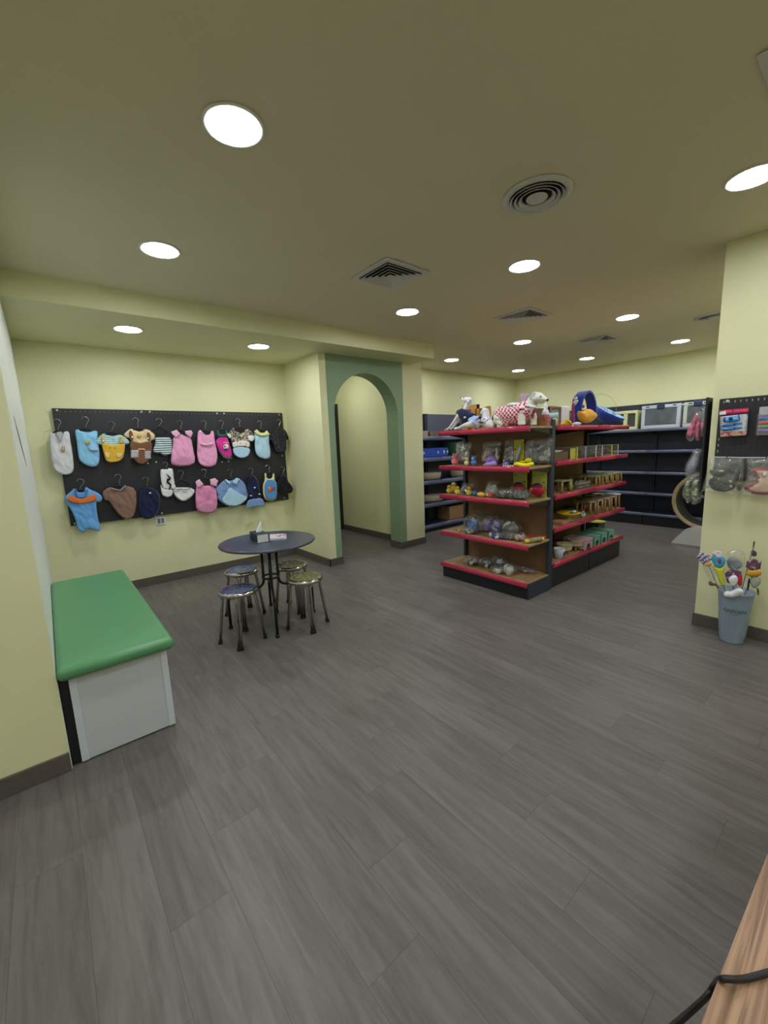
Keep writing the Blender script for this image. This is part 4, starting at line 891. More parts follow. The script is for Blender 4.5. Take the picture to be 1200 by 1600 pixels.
# dog 2: small one with printed bib
X2 = 3.66; g = lambda x, y, dx=0: cz(K1, x, y, X2)+Vector((dx, 0, 0))
t = thing('dog_mannequin', 'small white dog mannequin in a white printed shirt, head lowered, between the two others', 'mannequin', (X2, g(870, 740).y, z1), 'dog mannequins on the end bay')
mb = MB(); mb.ball(g(850, 465), (.040, .042, .038)); mb.tube([g(850, 465), g(800, 490), g(775, 500)], [.032, .022, .014], 12)
mb.tube([g(865, 490), g(870, 560), g(865, 640), g(860, 700)], [.034, .042, .058, .055], 16); mb.tube([g(865, 660), g(930, 690), g(1000, 725)], [.055, .05, .022], 14)
for dx in (-.03, .03): mb.tube([g(820, 640, dx), g(780, 700, dx-.01), g(760, 738, dx-.01)], [.026, .02, .016], 10)
bo = part('body', mb, MAN, t); remesh(bo, .0055)
part('shirt', MB().tube([g(868, 565), g(866, 620), g(862, 680)], [.047, .062, .062], 18), pattern('bib_print', (216, 216, 224), (70, 78, 120), 'noise', 60, thr=.56), t, 'white shirt with dark lettering')
for k, q in enumerate(((818, 652), (838, 656), (858, 658), (878, 660))): part('print_stroke', MB().obox(g(*q, -.066), (.004, .008, .018), 0, .2*(k % 2)), BLKF, t)
# dog 3: big in pink gingham
X3 = 3.68; g = lambda x, y, dx=0: cz(K2, x, y, X3)+Vector((dx, 0, 0))
t = thing('dog_mannequin', 'big white dog mannequin in a red and white gingham dress, looking right', 'mannequin', (X3, g(520, 710).y, z1), 'dog mannequins on the end bay')
mb = MB(); mb.tube([g(1035, 275), g(980, 255), g(900, 235), g(830, 235), g(780, 255)], [.012, .028, .050, .058, .035], 16)
mb.ball(g(930, 310), (.022, .035, .016)); mb.tube([g(810, 245), g(775, 320), g(740, 390), g(690, 450)], [.05, .052, .062, .075], 16)
mb.tube([g(690, 440), g(600, 480), g(480, 520), g(340, 540), g(250, 560)], [.085, .092, .088, .080, .055], 18)
mb.tube([g(650, 470, -.045), g(650, 560, -.05), g(648, 640, -.05), g(650, 700, -.05)], [.048, .042, .036, .040], 14)
mb.tube([g(730, 500, .045), g(755, 570, .05), g(755, 640, .05), g(755, 700, .05)], [.040, .036, .030, .034], 14)
for dx in (-.05, .05): mb.tube([g(270, 560, dx), g(230, 630, dx), g(300, 660, dx), g(345, 700, dx)], [.055, .045, .038, .030], 12)
bo = part('body', mb, MANC, t); remesh(bo, .007)
part('nose', MB().ball(g(1040, 272), .013, sub=2), BLACKM, bo)
part('eye', MB().ball(g(965, 215, -.04), .007, sub=1), BLACKM, bo)
for dx in (-.055, .055): part('ear', MB().prism([g(820, 155, dx), g(885, 150, dx), g(870, 210, dx), g(800, 270, dx), g(780, 230, dx)], (.012, 0, 0)), C_('ear_grey', (186, 184, 178), .5), bo)
RG = pattern('red_gingham', (232, 214, 218), (176, 44, 76), 'check', 46)
dr = part('dress', MB().tube([g(735, 330), g(700, 400), g(640, 460), g(520, 510), g(380, 530), g(240, 520), g(185, 500)], [.062, .082, .098, .102, .100, .084, .064], 24).tube([g(450, 620), g(380, 590), g(300, 560)], [.085, .09, .07], 18).tube([g(640, 440, -.045), g(655, 480, -.055)], [.062, .054], 16), RG, t, 'red and white gingham dress')
part('collar', MB().tube([g(760, 345), g(752, 375)], [.066, .074], 20, cap=False), WHT, t, 'white collar')
part('back_panel', MB().ball(g(490, 355, -.03), (.055, .075, .022)), WHT, t, 'white yoke')
part('bow', MB().ball(g(810, 450), (.02, .02, .03)).ball(g(790, 530), (.012, .014, .035)), fab('bow_red', (150, 60, 96)), t)
# bunny ears behind it
t = thing('bunny_plush', 'grey-mauve plush with two upright ears behind the gingham dog', 'plush toy', (3.86, cz(K2, 645, 700, 3.86).y, z1), TOYG); g = lambda x, y, dx=0: cz(K2, x, y, 3.86)+Vector((dx, 0, 0))
MAU = fab('mauve_plush', (176, 156, 164)); part('body', MB().ball(Vector((3.86, g(645, 600).y, z1+.11)), (.07, .08, .11), nz=.1), MAU, t)
for xx in (610, 680): part('ear', MB().tube([g(640+(xx-645)*.5, 370), g(640+(xx-645)*.8, 280), g(xx, 210), g(xx, 160)], [.018, .026, .030, .016], 12), MAU, t)
# box with bottles at the right end of the top
g = lambda x, y, X=3.80: cz(K2, x, y, X)
t = thing('display_box', 'low open brown cardboard box beside the dark corner post on the top shelf', 'box', (3.80, g(945, 700).y, z1), TOYG)
b0, b1 = 2.135, g(805, 650).y
part('tray', MB().box((3.78, b0, z1), (3.786, b1, z1+.075)).box((3.92, b0, z1), (3.926, b1, z1+.075)).box((3.78, b0, z1), (3.926, b0+.006, z1+.075)).box((3.78, b1-.006, z1), (3.926, b1, z1+.075)).box((3.78, b0, z1), (3.926, b1, z1+.006)), mat('carton_brown', (156, 104, 66), .75, var=.08, scale=5), t)
def bottle(name, label, c, r, h, m, cap, lab=None):
    t = thing(name, label, 'bottle', c, TOYG)
    part('bottle_body', MB().lathe([(0, 0), (r, .002), (r, h*.55), (r*.85, h*.66), (r*.35, h*.78), (r*.32, h*.82), (0, h*.82)], n=20), m, t, local=True)
    part('cap', MB().lathe([(r*.42, h*.80), (r*.42, h*.97), (r*.2, h), (0, h)], n=16), cap, t, local=True)
    if lab: part('bottle_label', MB().lathe([(r*1.02, h*.12), (r*1.02, h*.48)], n=20), lab, t, local=True)
    return t
bottle('spray_bottle', 'white bottle with a red and blue label in the brown box', (3.84, g(1005, 600, 3.84).y, z1+.007), .034, .21, C_('bottle_white', (222, 220, 226), .3), WHITE, C_('label_red', (196, 90, 110), .5, var=.3, scale=40))
bottle('spray_bottle', 'smaller white bottle with a pink label at the left end of the brown box', (3.83, g(822, 600, 3.83).y, z1+.007), .022, .15, C_('bottle_white', (222, 220, 226), .3), C_('cap_pink', (216, 150, 176), .4))
t = thing('yellow_can', 'yellow can with a pale blue lid on the corner of the island top', 'can', (4.02, g(1130, 600, 4.02).y, ML[0]+.001), TOYG)
part('can_body', MB().lathe([(0, 0), (.042, .002), (.042, .075), (0, .075)], n=24), C_('can_yellow', (206, 208, 110), .4, var=.15, scale=30), t, local=True)
part('lid', MB().lathe([(.043, .075), (.050, .085), (.052, .12), (.046, .125), (0, .125)], n=24), C_('lid_blue', (170, 214, 226), .3), t, local=True)
solo('brown_bottle_box', MB().box((4.03, g(955, 500, 4.1).y, ML[0]+.001), (4.15, g(850, 500, 4.1).y, ML[0]+.19), .003), C_('box_darkbrown', (104, 74, 50), .7), 'upright dark brown carton behind the bottles', 'box', TOYG)
t = thing('green_bottle', 'dark green bottle between the small mannequin and the gingham dog', 'bottle', (4.1, cz(K2, 128, 600, 4.1).y, ML[0]+.001), TOYG)
part('bottle_body', MB().lathe([(0, 0), (.035, .002), (.035, .11), (.02, .14), (0, .14)], n=20), C_('bottle_green', (52, 78, 50), .35), t, local=True)
part('cap', MB().lathe([(.022, .14), (.022, .165), (0, .165)], n=16), C_('cap_grey', (110, 120, 110), .4), t, local=True)
# wooden pieces behind dog 1
PW = oak('pine_toy', (170, 116, 58), (200, 146, 82), 14, 3)
g = lambda x, y, X=3.88: cz(K1, x, y, X)
t = thing('wooden_pet_house', 'pine board frame with two cut-outs behind the slim dog mannequin', 'wooden frame', (3.88, g(540, 700).y, z1), TOYG)
ya, yb, zt_ = g(315, 700).y, g(750, 700).y, g(500, 375).z; zz = z1; ya = min(ya, 3.235)
L_ = ya-yb
part('side_board', MB().box((3.87, ya-L_*.34, zz), (3.89, ya, zt_), .003), PW, t); part('side_board', MB().box((3.87, yb, zz), (3.89, yb+L_*.12, zt_), .003), PW, t)
part('top_board', MB().box((3.87, yb, zt_-.05), (3.89, ya-L_*.34, zt_), .003), PW, t); part('middle_board', MB().box((3.87, yb+L_*.22, zz), (3.89, yb+L_*.46, zt_-.05), .003), PW, t)
part('rear_board', MB().box((3.925, yb, zz), (3.94, ya, zt_-.04), .003), PW, t)
part('base_board', MB().box((3.87, yb, zz), (3.94, ya, zz+.015), .003), PW, t)
zz = ML[0]+.001
t = thing('wooden_stand', 'pine stand with a curved top just right of the small mannequin head', 'wooden frame', (4.3, g(880, 700, 4.3).y, zz), TOYG)
y0, y1, zt2 = g(945, 500, 4.3).y, g(800, 500, 4.3).y, g(900, 385, 4.3).z
part('side_board', MB().box((4.28, y0, zz), (4.31, y0+.03, zt2), .004), PW, t); part('side_board', MB().box((4.28, y1-.03, zz), (4.31, y1, zt2-.02), .004), PW, t)
part('top_rail', MB().tube([(4.295, y1-.015, zt2-.03), (4.295, (y0+y1)/2, zt2-.008), (4.295, y0+.01, zt2-.006)], .012, 8), PW, t)

# ------------------------------------------------------------------ top of the long island bays
K3 = (860, 600, 8.5714); zi = ML[0]+.001
def cy(k0, x, y, Y): a, b, s_ = k0; p = aty(a+x/s_, b+y/s_, Y); return Vector((p.x, Y, p.z))
g = lambda x, y, Y=2.36: cy(K3, x, y, Y)
BLU = fab('royal_blue', (34, 58, 150)); BLD = fab('blue_dark', (28, 44, 110)); DUCKY = fab('duck_gold', (226, 164, 44)); FLEECE = pattern('fleece_print', (170, 200, 224), (96, 140, 186), 'noise', 40, thr=.5)
t = thing('cat_bed', 'royal blue tilted cat bed with pale blue printed lining, on the island top', 'pet bed', (g(740, 540).x, 2.38, zi), TOYG)
bc = aty(945, 655, 2.40); Wb = .185
az_ = (Vector((0, 0, 1))+rt*.42-Vector((fwd.x, fwd.y, 0)).normalized()*.42).normalized(); ux_ = az_.orthogonal().normalized(); uy_ = az_.cross(ux_)
M_t = Matrix(((ux_.x, uy_.x, az_.x, 0), (ux_.y, uy_.y, az_.y, 0), (ux_.z, uy_.z, az_.z, 0), (0, 0, 0, 1)))
bc = Vector((bc.x, bc.y, zi+.062))
part('bowl', MB().lathe([(0, -.01), (Wb*.45, -.006), (Wb*.78, .035), (Wb*.95, .085), (Wb, .125), (Wb*.97, .135), (Wb*.93, .125), (Wb*.85, .08), (Wb*.5, .035), (0, .02)], bc, 40, M=M_t), BLU, t, 'royal blue shell')
part('lining', MB().lathe([(0, .075), (Wb*.4, .08), (Wb*.75, .095), (Wb*.9, .132), (Wb*.955, .142), (Wb*.985, .138)], bc, 40, M=M_t), FLEECE, t, 'pale blue fleece lining')
t = thing('duck_hoop_bed', 'blue hoop-shaped pet bed with a gold bill pouch and hanging pom-pom', 'pet bed', (g(440, 540).x, 2.34, zi), TOYG)
def hoop(x0, x1, xt, yt, Y, yb=.0):
    L = g(x0, 500, Y); R_ = g(x1, 420, Y); T_ = g(xt, yt, Y); pts = []
    cxx = (L.x+R_.x)/2; rx_ = (R_.x-L.x)/2; rz_ = (T_.z-zi)*.62; cz_ = T_.z-rz_
    pts.append(Vector((L.x+.02, Y, zi+.02)))
    for i in range(17):
        a = PI-PI*i/16; pts.append(Vector((cxx+rx_*math.cos(a), Y, cz_+rz_*math.sin(a))))
    pts.append(Vector((R_.x, Y, zi+.10))); return pts
pts = hoop(350, 548, 450, 118, 2.30); mb = MB(); rr = []
for p in pts:
    d = Vector((p.x-(pts[1].x+pts[-2].x)/2, 0, p.z-(zi+.12))).normalized() if p.z > zi+.05 else Vector((-1, 0, 0))
    rr.append([mb.bm.verts.new(p+Vector((0, s_*.055, 0))+d*q) for s_, q in ((-1, .0), (-1, .022), (1, .022), (1, .0))])
for a, b in zip(rr, rr[1:]):
    for k in range(4): f = mb.bm.faces.new((a[k], a[(k+1) % 4], b[(k+1) % 4], b[k])); f.smooth = False
mb.bm.faces.new(rr[0]); mb.bm.faces.new(rr[-1][::-1])
part('hoop', mb, BLU, t, 'royal blue padded hoop')
p0 = g(300, 470, 2.22)
part('red_side_band', MB().sheet([(g(288, 300, 2.21).x, g(288, 300, 2.21).z), (g(310, 180, 2.21).x, g(310, 180, 2.21).z), (g(350, 130, 2.21).x, g(350, 130, 2.21).z), (g(345, 170, 2.21).x, g(345, 170, 2.21).z), (g(318, 300, 2.21).x, g(318, 300, 2.21).z), (g(335, 480, 2.21).x, zi+.03), (g(300, 480, 2.21).x, zi+.03)], lambda u, v, w_: (u, 2.215-w_, v), T=.012, res=.02, edge=.02), fab('band_red', (170, 50, 84)), t, 'dark red side band')
part('bow', MB().ball(g(335, 190, 2.19), (.025, .02, .018), nz=.4).ball(g(345, 230, 2.19), (.03, .02, .02), nz=.4, seed=3).ball(g(325, 260, 2.19), (.02, .02, .025), nz=.4, seed=5), blob_mat('bow_print', [(190, 196, 216), (96, 120, 176), (214, 170, 160), (226, 226, 232)], 60), t)
bl = [g(385, 350, 2.22), g(440, 372, 2.22), g(535, 318, 2.22), g(610, 380, 2.22), g(632, 430, 2.22), g(600, 470, 2.22), g(550, 522, 2.22), g(420, 520, 2.22)]
part('bill_pouch', MB().sheet([(p.x, p.z) for p in bl], lambda u, v, w_: (u, 2.24-w_, v), T=.05, wr=.008, res=.02, edge=.07), DUCKY, t, 'gold duck-bill pouch')
part('pom_pom', MB().ball(g(434, 300, 2.30), .022, nz=.25), fab('pom_red', (190, 96, 90)), t)
part('string', MB().tube([g(440, 150, 2.30), g(434, 280, 2.30)], .0018, 5), WHITE, t)
part('crossbar', MB().tube([g(385, 352, 2.30), g(490, 352, 2.30)], .006, 6), BLD, t)
bl = [g(262, 380, 2.42), g(285, 378, 2.42), g(292, 450, 2.42), g(285, 500, 2.42), g(262, 470, 2.42), g(256, 420, 2.42)]
part('rear_pouch', MB().sheet([(p.x, p.z) for p in bl], lambda u, v, w_: (u, 2.42-w_, v), T=.03, res=.02, edge=.03), fab('ochre', (170, 130, 60)), t, 'ochre rear pouch')
t = thing('banana_toy', 'bunch of yellow banana toys on the front edge of the island top', 'toy', (g(200, 540, 2.2).x, 2.2, zi), TOYG)
for k, (x, dy) in enumerate(((165, 0), (200, .03), (235, .01), (215, -.02))):
    q = g(x, 540, 2.2+dy); part('banana', MB().tube([Vector((q.x-.045, q.y, zi+.012)), Vector((q.x-.015, q.y, zi+.022+.01*k)), Vector((q.x+.02, q.y-.01, zi+.024+.008*k)), Vector((q.x+.05, q.y-.02, zi+.014))], [.006, .016, .016, .006], 8), C_('banana_yellow', (222, 190, 40), .5), t)
solo('white_scoop', MB().ball((g(355, 520, 2.19).x, 2.19, zi+.022), (.065, .04, .020), nz=.15), WHITE, 'flat white oval dish beside the banana toys', 'dish', TOYG)
# grey framed box and white panel at the back of the top
t = thing('picture_frame_box', 'tan framed grey board standing behind the yellow can', 'board', (g(70, 500, 2.6).x, 2.6, zi), TOYG)
xa, xb, zt3 = g(-10, 400, 2.6).x, g(132, 400, 2.6).x, g(60, 300, 2.6).z
part('board', MB().box((xa, 2.60, zi), (xb, 2.62, zt3-.01)), C_('board_grey', (150, 150, 148), .5), t)
part('board_frame', MB().box((xa, 2.585, zt3-.018), (xb, 2.625, zt3)).box((xb-.018, 2.585, zi), (xb, 2.625, zt3-.018)).box((xa, 2.585, zi), (xa+.018, 2.625, zt3-.018)), C_('frame_tan', (150, 120, 90), .5), t)
solo('white_litter_box', MB().box((g(136, 400, 2.7).x, 2.70, zi), (g(262, 400, 2.7).x, 3.0, g(200, 292, 2.7).z), .02, 3), C_('offwhite_plastic', (202, 200, 206), .4), 'plain off-white plastic box behind the blue hoop bed', 'box', TOYG)
hp = [cy(K3, x, y, 2.33) for x, y in ((585, 150), (640, 136), (700, 134), (760, 150), (820, 190), (860, 240), (882, 300))]
solo('wire_wand', MB().tube([Vector((hp[0].x-.05, 2.33, zi+.2))]+hp+[Vector((hp[-1].x+.01, 2.33, zi+.02))], .0022, 5), C_('wire_olive', (176, 172, 130), .5), 'thin bent wire wand arching above the blue cat bed', 'wire', TOYG)

# ------------------------------------------------------------------ goods on the long bays' front half
zA2, zA3, zA4, zA5 = [q+.001 for q in ML[1:]]
YFm = 2.16
def ix(px, Y=YFm, py=740): return aty(px, py, Y).x
t = thing('carton', 'brown carton with white paper in its open top, second long shelf by the post', 'box', (ix(878, 2.2, 715), 2.24, zA2), TOYG)
xa, xb = 4.03, ix(888, 2.16, 715)
part('carton_body', MB().box((xa, 2.16, zA2), (xb, 2.42, zA2+.085), .003), C_('carton_dark', (116, 92, 74), .75), t)
part('paper', MB().ball(((xa+xb)/2, 2.29, zA2+.09), ((xb-xa)/2, .12, .022), nz=.5, seed=3), C_('paper_white', (206, 204, 208), .8), t)
edges = [('yellow', (214, 206, 40)), ('lavender', (172, 170, 206)), ('white', (216, 206, 208)), ('pale lilac', (196, 190, 214)), ('lime yellow', (216, 214, 50)), ('cream', (206, 190, 170))]
xs = [ix(p, 2.15, 710) for p in (890, 901.5, 915, 931, 940.5, 955.5, 965)]
for k in range(6):
    x0, x1 = xs[k]+.006, xs[k+1]-.002
    t = thing('clear_gift_box', 'clear box with %s edge strip, %s in the row on the second long shelf' % (edges[k][0], ['first', 'second', 'third', 'fourth', 'fifth', 'last'][k]), 'clear box', ((x0+x1)/2, 2.25, zA2), 'clear boxes on the second long shelf')
    part('box_shell', MB().box((x0, 2.145, zA2), (x1, 2.40, zA2+.125), .003), CLEAR, t, 'clear plastic walls')
    part('edge_strip', MB().box((x1-.022, 2.141, zA2), (x1-.001, 2.146, zA2+.125)).box((x1-.022, 2.141, zA2+.124), (x1-.001, 2.40, zA2+.127)), C_('strip_%d' % k, edges[k][1], .5), t)
    part('filling', MB().ball(((x0+x1)/2, 2.27, zA2+.045), ((x1-x0)*.38, .09, .042), nz=.4, seed=k), blob_mat('mix_gift%d' % (k % 3), [[(96, 84, 90), (120, 110, 116), (70, 66, 74), (140, 130, 126)], [(60, 64, 70), (86, 88, 92), (120, 122, 120), (50, 50, 54)], [(110, 76, 66), (130, 100, 88), (92, 66, 60), (150, 130, 120)]][k % 3], 30), t)
    if k == 0: part('yellow_insert', MB().box((x0+.01, 2.15, zA2+.004), (x1-.03, 2.155, zA2+.115)), C_('strip_0', edges[0][1], .5), t)
# small wooden stands
LW = oak('light_wood', (168, 128, 80), (200, 160, 108), 10, 3); GT = C_('green_top', (146, 156, 112), .4, var=.12); 
def stand(name, label, x, Y, z, W, D_, H, top, legs=LW, leg=.018, th=.014, round_=False, group=TOYG, low=False):
    t = thing(name, label, 'small pet table', (x, Y, z), group)
    if round_: part('top', MB().lathe([(0, H-th), (W/2, H-th), (W/2+.003, H-th/2), (W/2, H), (0, H)], (x, Y, z), 28), top, t)
    else: part('top', MB().box((x-W/2, Y-D_/2, z+H-th), (x+W/2, Y+D_/2, z+H), .004), top, t)
    q = .36 if round_ else .5
    for sx in (-1, 1):
        for sy in (-1, 1):
            xx, yy = x+sx*(W*q-leg*.6), Y+sy*(D_*q-leg*.6)
            part('leg', MB().tube([(xx+sx*leg*.4, yy+sy*leg*.4, z), (xx, yy, z+H-th)], [leg*.42, leg*.55], 8), legs, t)
    return t
YSl = 2.22
for k, (px, l) in enumerate(((928, 'fifth from the open end'), (938, 'fourth from the open end'), (946, 'third from the open end'), (954, 'second from the open end'), (962, 'at the open end'))):
    x = ix(px-3, YSl, 757); stand('wooden_feeder', 'small pale-green-topped wooden feeder, front row, '+l, x, YSl, zA3, .118, .15, .115, GT, leg=.026, group='wooden feeders on the third long shelf')
    stand('wooden_feeder', 'small olive-topped wooden feeder, back row, '+l, x, YSl+.18, zA3, .118, .15, .115, C_('olive_top', (150, 154, 96), .4), leg=.026, group='wooden feeders on the third long shelf')
stand('wooden_feeder', 'wooden feeder with a pale green top nearest the dark post, third long shelf', ix(876, 2.2, 765)+.02, 2.22, zA3, .20, .16, .13, GT, leg=.026, group='wooden feeders on the third long shelf')
solo('water_bottle', MB().lathe([(0, 0), (.03, .002), (.032, .06), (.024, .08), (.026, .11), (.018, .13), (0, .132)], (ix(892, 2.18, 765), 2.19, zA3), 20), C_('green_bottle_glass', (120, 150, 60), .2), 'green and yellow bottle between the feeders and the glass dishes', 'bottle', TOYG)
for k, (px, l) in enumerate(((903, 'nearest the green bottle'), (909, 'middle'), (915, 'nearest the wooden feeders'))):
    for j in range(2):
        solo('glass_dish', MB().lathe([(0, 0), (.03, .001), (.05, .028), (.052, .03), (.048, .032), (.03, .006), (0, .005)], (ix(px, 2.2+j*.13, 765), 2.2+j*.13, zA3+.001+k*.002), 24).lathe([(0, .036), (.032, .037), (.052, .066), (.05, .068), (.03, .042), (0, .04)], (ix(px, 2.2+j*.13, 765), 2.2+j*.13, zA3+k*.002), 24),
             clear('glass_dish', (.92, .96, .96), .35, .2, .05), 'stacked clear glass dishes, %s, %s row' % (l, ['front', 'back'][j]), 'dish', 'glass dishes on the third long shelf')
# shelf 4
for px, m, l in ((917, C_('top_greygreen', (136, 142, 120), .5), 'grey-green top, first right of the cake stand'), (928, C_('top_beige', (176, 166, 140), .5), 'beige top, second'), (939, C_('top_pink', (190, 160, 160), .5), 'pink top, middle'), (949, C_('top_tan', (190, 164, 130), .5), 'tan top, second from the open end')):
    x = ix(px, 2.22, 795); stand('bowl_stand', 'wooden-legged bowl stand with '+l, x, 2.23, zA4, .145, .18, .165, m, leg=.024, group='bowl stands on the fourth long shelf')
stand('bowl_stand', 'round bowl stand with white-blue top at the open end of the fourth long shelf', ix(960, 2.22, 792), 2.24, zA4, .17, .17, .175, C_('top_whiteblue', (206, 214, 228), .3), leg=.026, round_=True, group='bowl stands on the fourth long shelf')
for k, px in enumerate((913, 926, 940)):
    stand('bowl_stand', 'bowl stand in the back row of the fourth long shelf, %s' % ['near the cake stand', 'middle', 'near the open end'][k], ix(px, 2.42, 790), 2.46, zA4, .15, .15, .15, C_('top_olivebrown', (112, 100, 66), .5), leg=.024, group='bowl stands on the fourth long shelf')
t = thing('cake_stand', 'yellow dish on a lime green foot, fourth long shelf', 'pet feeder', (ix(888, 2.2, 810), 2.2, zA4), TOYG); c = t.location.copy()
part('dish', MB().lathe([(0, .062), (.06, .063), (.115, .085), (.125, .098), (.118, .10), (.06, .075), (0, .072)], c, 32), C_('dish_yellow', (226, 190, 40), .35), t, 'yellow dish')
part('foot', MB().lathe([(0, 0), (.05, .001), (.05, .010), (.022, .02), (.02, .045), (.05, .062), (0, .062)], c, 24), C_('foot_lime', (150, 190, 60), .35), t, 'lime green foot')
part('fish_decoration', MB().ball(c+Vector((.05, -.03, .105)), (.045, .03, .018), nz=.4), blob_mat('mix_whiteteal', [(206, 214, 210), (100, 150, 160), (226, 226, 220), (180, 190, 180)], 40), t)
solo('toy_bag', MB().ball((ix(911, 2.16, 815), 2.165, zA4+.04), (.035, .03, .04), nz=.5, seed=9), blob_mat('mix_whiteteal', [(206, 214, 210)]), 'small white and teal wrapped toy beside the cake stand', 'toy', TOYG)
solo('wooden_plank_pack', MB().obox((ix(877, 2.19, 830)-.02, 2.2, zA4+.017), (.17, .14, .032), .05, bev=.004), C_('pack_peach', (186, 130, 100), .6), 'peach-coloured flat pack by the dark post, fourth long shelf', 'pack', TOYG)
for k, (px, yy) in enumerate(((884, 2.44), (898, 2.40), (906, 2.50), (890, 2.56))):
    solo('grey_bowl', MB().lathe([(0, 0), (.04, .001), (.075, .045), (.078, .05), (.072, .05), (.04, .008), (0, .007)], (ix(px, yy, 800), yy, zA4), 24), C_('bowl_grey', (120, 124, 120), .3), 'shadowed grey bowl behind the cake stand, %s' % ['left', 'right front', 'right back', 'far back'][k], 'bowl', 'grey bowls on the fourth long shelf')
# bottom shelf
MUG = C_('mug_white', (206, 212, 218), .3)
t = thing('white_tub', 'small white tub with blue marks next to the dark post, bottom long shelf', 'tub', (ix(873, 2.18, 860)+.01, 2.18, zA5), TOYG); c = t.location.copy()
part('tub_body', MB().lathe([(0, 0), (.052, .001), (.06, .11), (.056, .112), (.05, .01), (0, .009)], c, 28), MUG, t)
part('mark', MB().box(c+Vector((-.014, -.062, .03)), c+Vector((-.006, -.054, .08))).box(c+Vector((.004, -.062, .03)), c+Vector((.012, -.054, .08))), C_('mark_blue', (70, 90, 150), .5), t)
def bowl_on_legs(px, l):
    x = ix(px, 2.2, 858); t = thing('striped_bowl', l, 'pet bowl', (x, 2.22, zA5), TOYG); c = Vector((x, 2.22, zA5))
    prof = [(0, .045), (.055, .046), (.082, .07)]; part('bowl', MB().lathe([(0, .045), (.05, .046), (.075, .062), (.085, .09), (.088, .125), (.08, .125), (.075, .09), (0, .06)], c, 32), C_('bowl_cream', (196, 184, 150), .35), t)
    for zz_, m in ((.115, C_('band_green', (150, 160, 96), .4)), (.10, C_('band_pink', (196, 150, 140), .4)), (.083, C_('band_yellow', (214, 196, 90), .4)), (.068, C_('band_white', (206, 208, 206), .4))):
        part('band', MB().lathe([(.079+(zz_-.06)*.16, zz_-.005), (.0815+(zz_-.06)*.16, zz_), (.079+(zz_-.06)*.16+.001, zz_+.005)], c, 32), m, t)
    for a in (.5, 2.1, 3.7, 5.3): part('leg', MB().tube([c+Vector((.06*math.cos(a), .06*math.sin(a), 0)), c+Vector((.045*math.cos(a), .045*math.sin(a), .05))], [.008, .012], 8), LW, t)
bowl_on_legs(884, 'striped cream bowl on wooden legs beside the white tub'); bowl_on_legs(901, 'striped cream bowl on wooden legs beside the pink step stool')
def step(px, py, m, l, W=.17, D_=.26, H=.13, Y=2.24):
    x = ix(px, Y-D_/2, py); t = thing('step_stool', l, 'step stool', (x, Y, zA5), 'little plastic step stools'); z = zA5
    part('top', MB().box((x-W/2, Y-D_/2, z+H-.022), (x+W/2, Y+D_/2, z+H), .008, 3), m, t)
    for s_ in (-1, 1):
        pts = []
        yf = Y+s_*(D_/2-.006)
        a = [(x-W/2, z), (x-W/2+.035, z)] + [(x+.05*math.cos(PI-PI*i/8), z+.03+.045*math.sin(PI*i/8)) for i in range(9)] + [(x+W/2-.035, z), (x+W/2, z), (x+W/2, z+H-.02), (x-W/2, z+H-.02)]
        part('side_wall', MB().prism([(p[0], yf-.006*(s_ > 0), p[1]) for p in a], (0, .008, 0)), m, t)
    for s_ in (-1, 1): part('end_wall', MB().box((x+s_*(W/2-.006)-.004, Y-D_/2+.01, z+.015), (x+s_*(W/2-.006)+.004, Y+D_/2-.01, z+H-.02)), m, t)
step(920.5, 852, C_('step_pink', (196, 166, 176), .45), 'pink step stool, left of the teal ones on the bottom shelf', W=.20)
TEAL = C_('step_teal', (120, 176, 162), .45)
for px, py, l in ((935, 845, 'teal step stool next to the pink one'), (946, 842, 'second teal step stool from the pink one'), (957, 838, 'teal step stool at the open end of the bottom shelf')): step(px-1, py, TEAL, l, W=.15)
solo('lime_plate', MB().lathe([(0, 0), (.07, .001), (.12, .016), (.118, .02), (.07, .006), (0, .005)], (ix(931, 2.5, 820), 2.50, zA5+.115), 32), C_('plate_lime', (200, 204, 90), .4), 'lime yellow plate on a carton at the back of the bottom long shelf', 'plate', TOYG)
solo('plate_carton', MB().box((ix(931, 2.5, 820)-.1, 2.42, zA5), (ix(931, 2.5, 820)+.1, 2.60, zA5+.113), .003), C_('carton_green', (74, 84, 60), .7), 'dark green carton under the lime plate', 'box', TOYG)

# ------------------------------------------------------------------ far wall shelves (front edge y 5.06)
K7 = (650, 640, 7.625); g = lambda x, y, Y=5.2: cy(K7, x, y, Y)
FW = 'goods on the far wall shelves'
f1, f2, f3, f4, f5 = [q+.001 for q in FLV]
def tray(name, label, x0, x1, Y0, Y1, z, H, m, cat='tray', th=.012):
    t = thing(name, label, cat, ((x0+x1)/2, (Y0+Y1)/2, z), FW)
    part('bottom', MB().box((x0, Y0, z), (x1, Y1, z+th)), m, t)
    for lo, hi in (((x0, Y0, z+th), (x1, Y0+th, z+H)), ((x0, Y1-th, z+th), (x1, Y1, z+H)), ((x0, Y0+th, z+th), (x0+th, Y1-th, z+H)), ((x1-th, Y0+th, z+th), (x1, Y1-th, z+H))): part('side', MB().box(lo, hi, .002, 1), m, t)
    return t
tray('wooden_tray', 'pale wooden tray beside the yellow pillar on the top far shelf', 4.72, g(130, 250, 5.15).x, 5.12, 5.35, f1, .10, oak('greywood', (126, 112, 98), (158, 144, 128), 8, 3))
tr = tray('wooden_tray', 'long brown wooden tray on the top far shelf, under the dog mannequins in view', g(152, 250, 5.15).x, g(400, 250, 5.15).x, 5.12, 5.36, f1, .085, oak('brownwood', (96, 76, 62), (128, 104, 84), 8, 3))
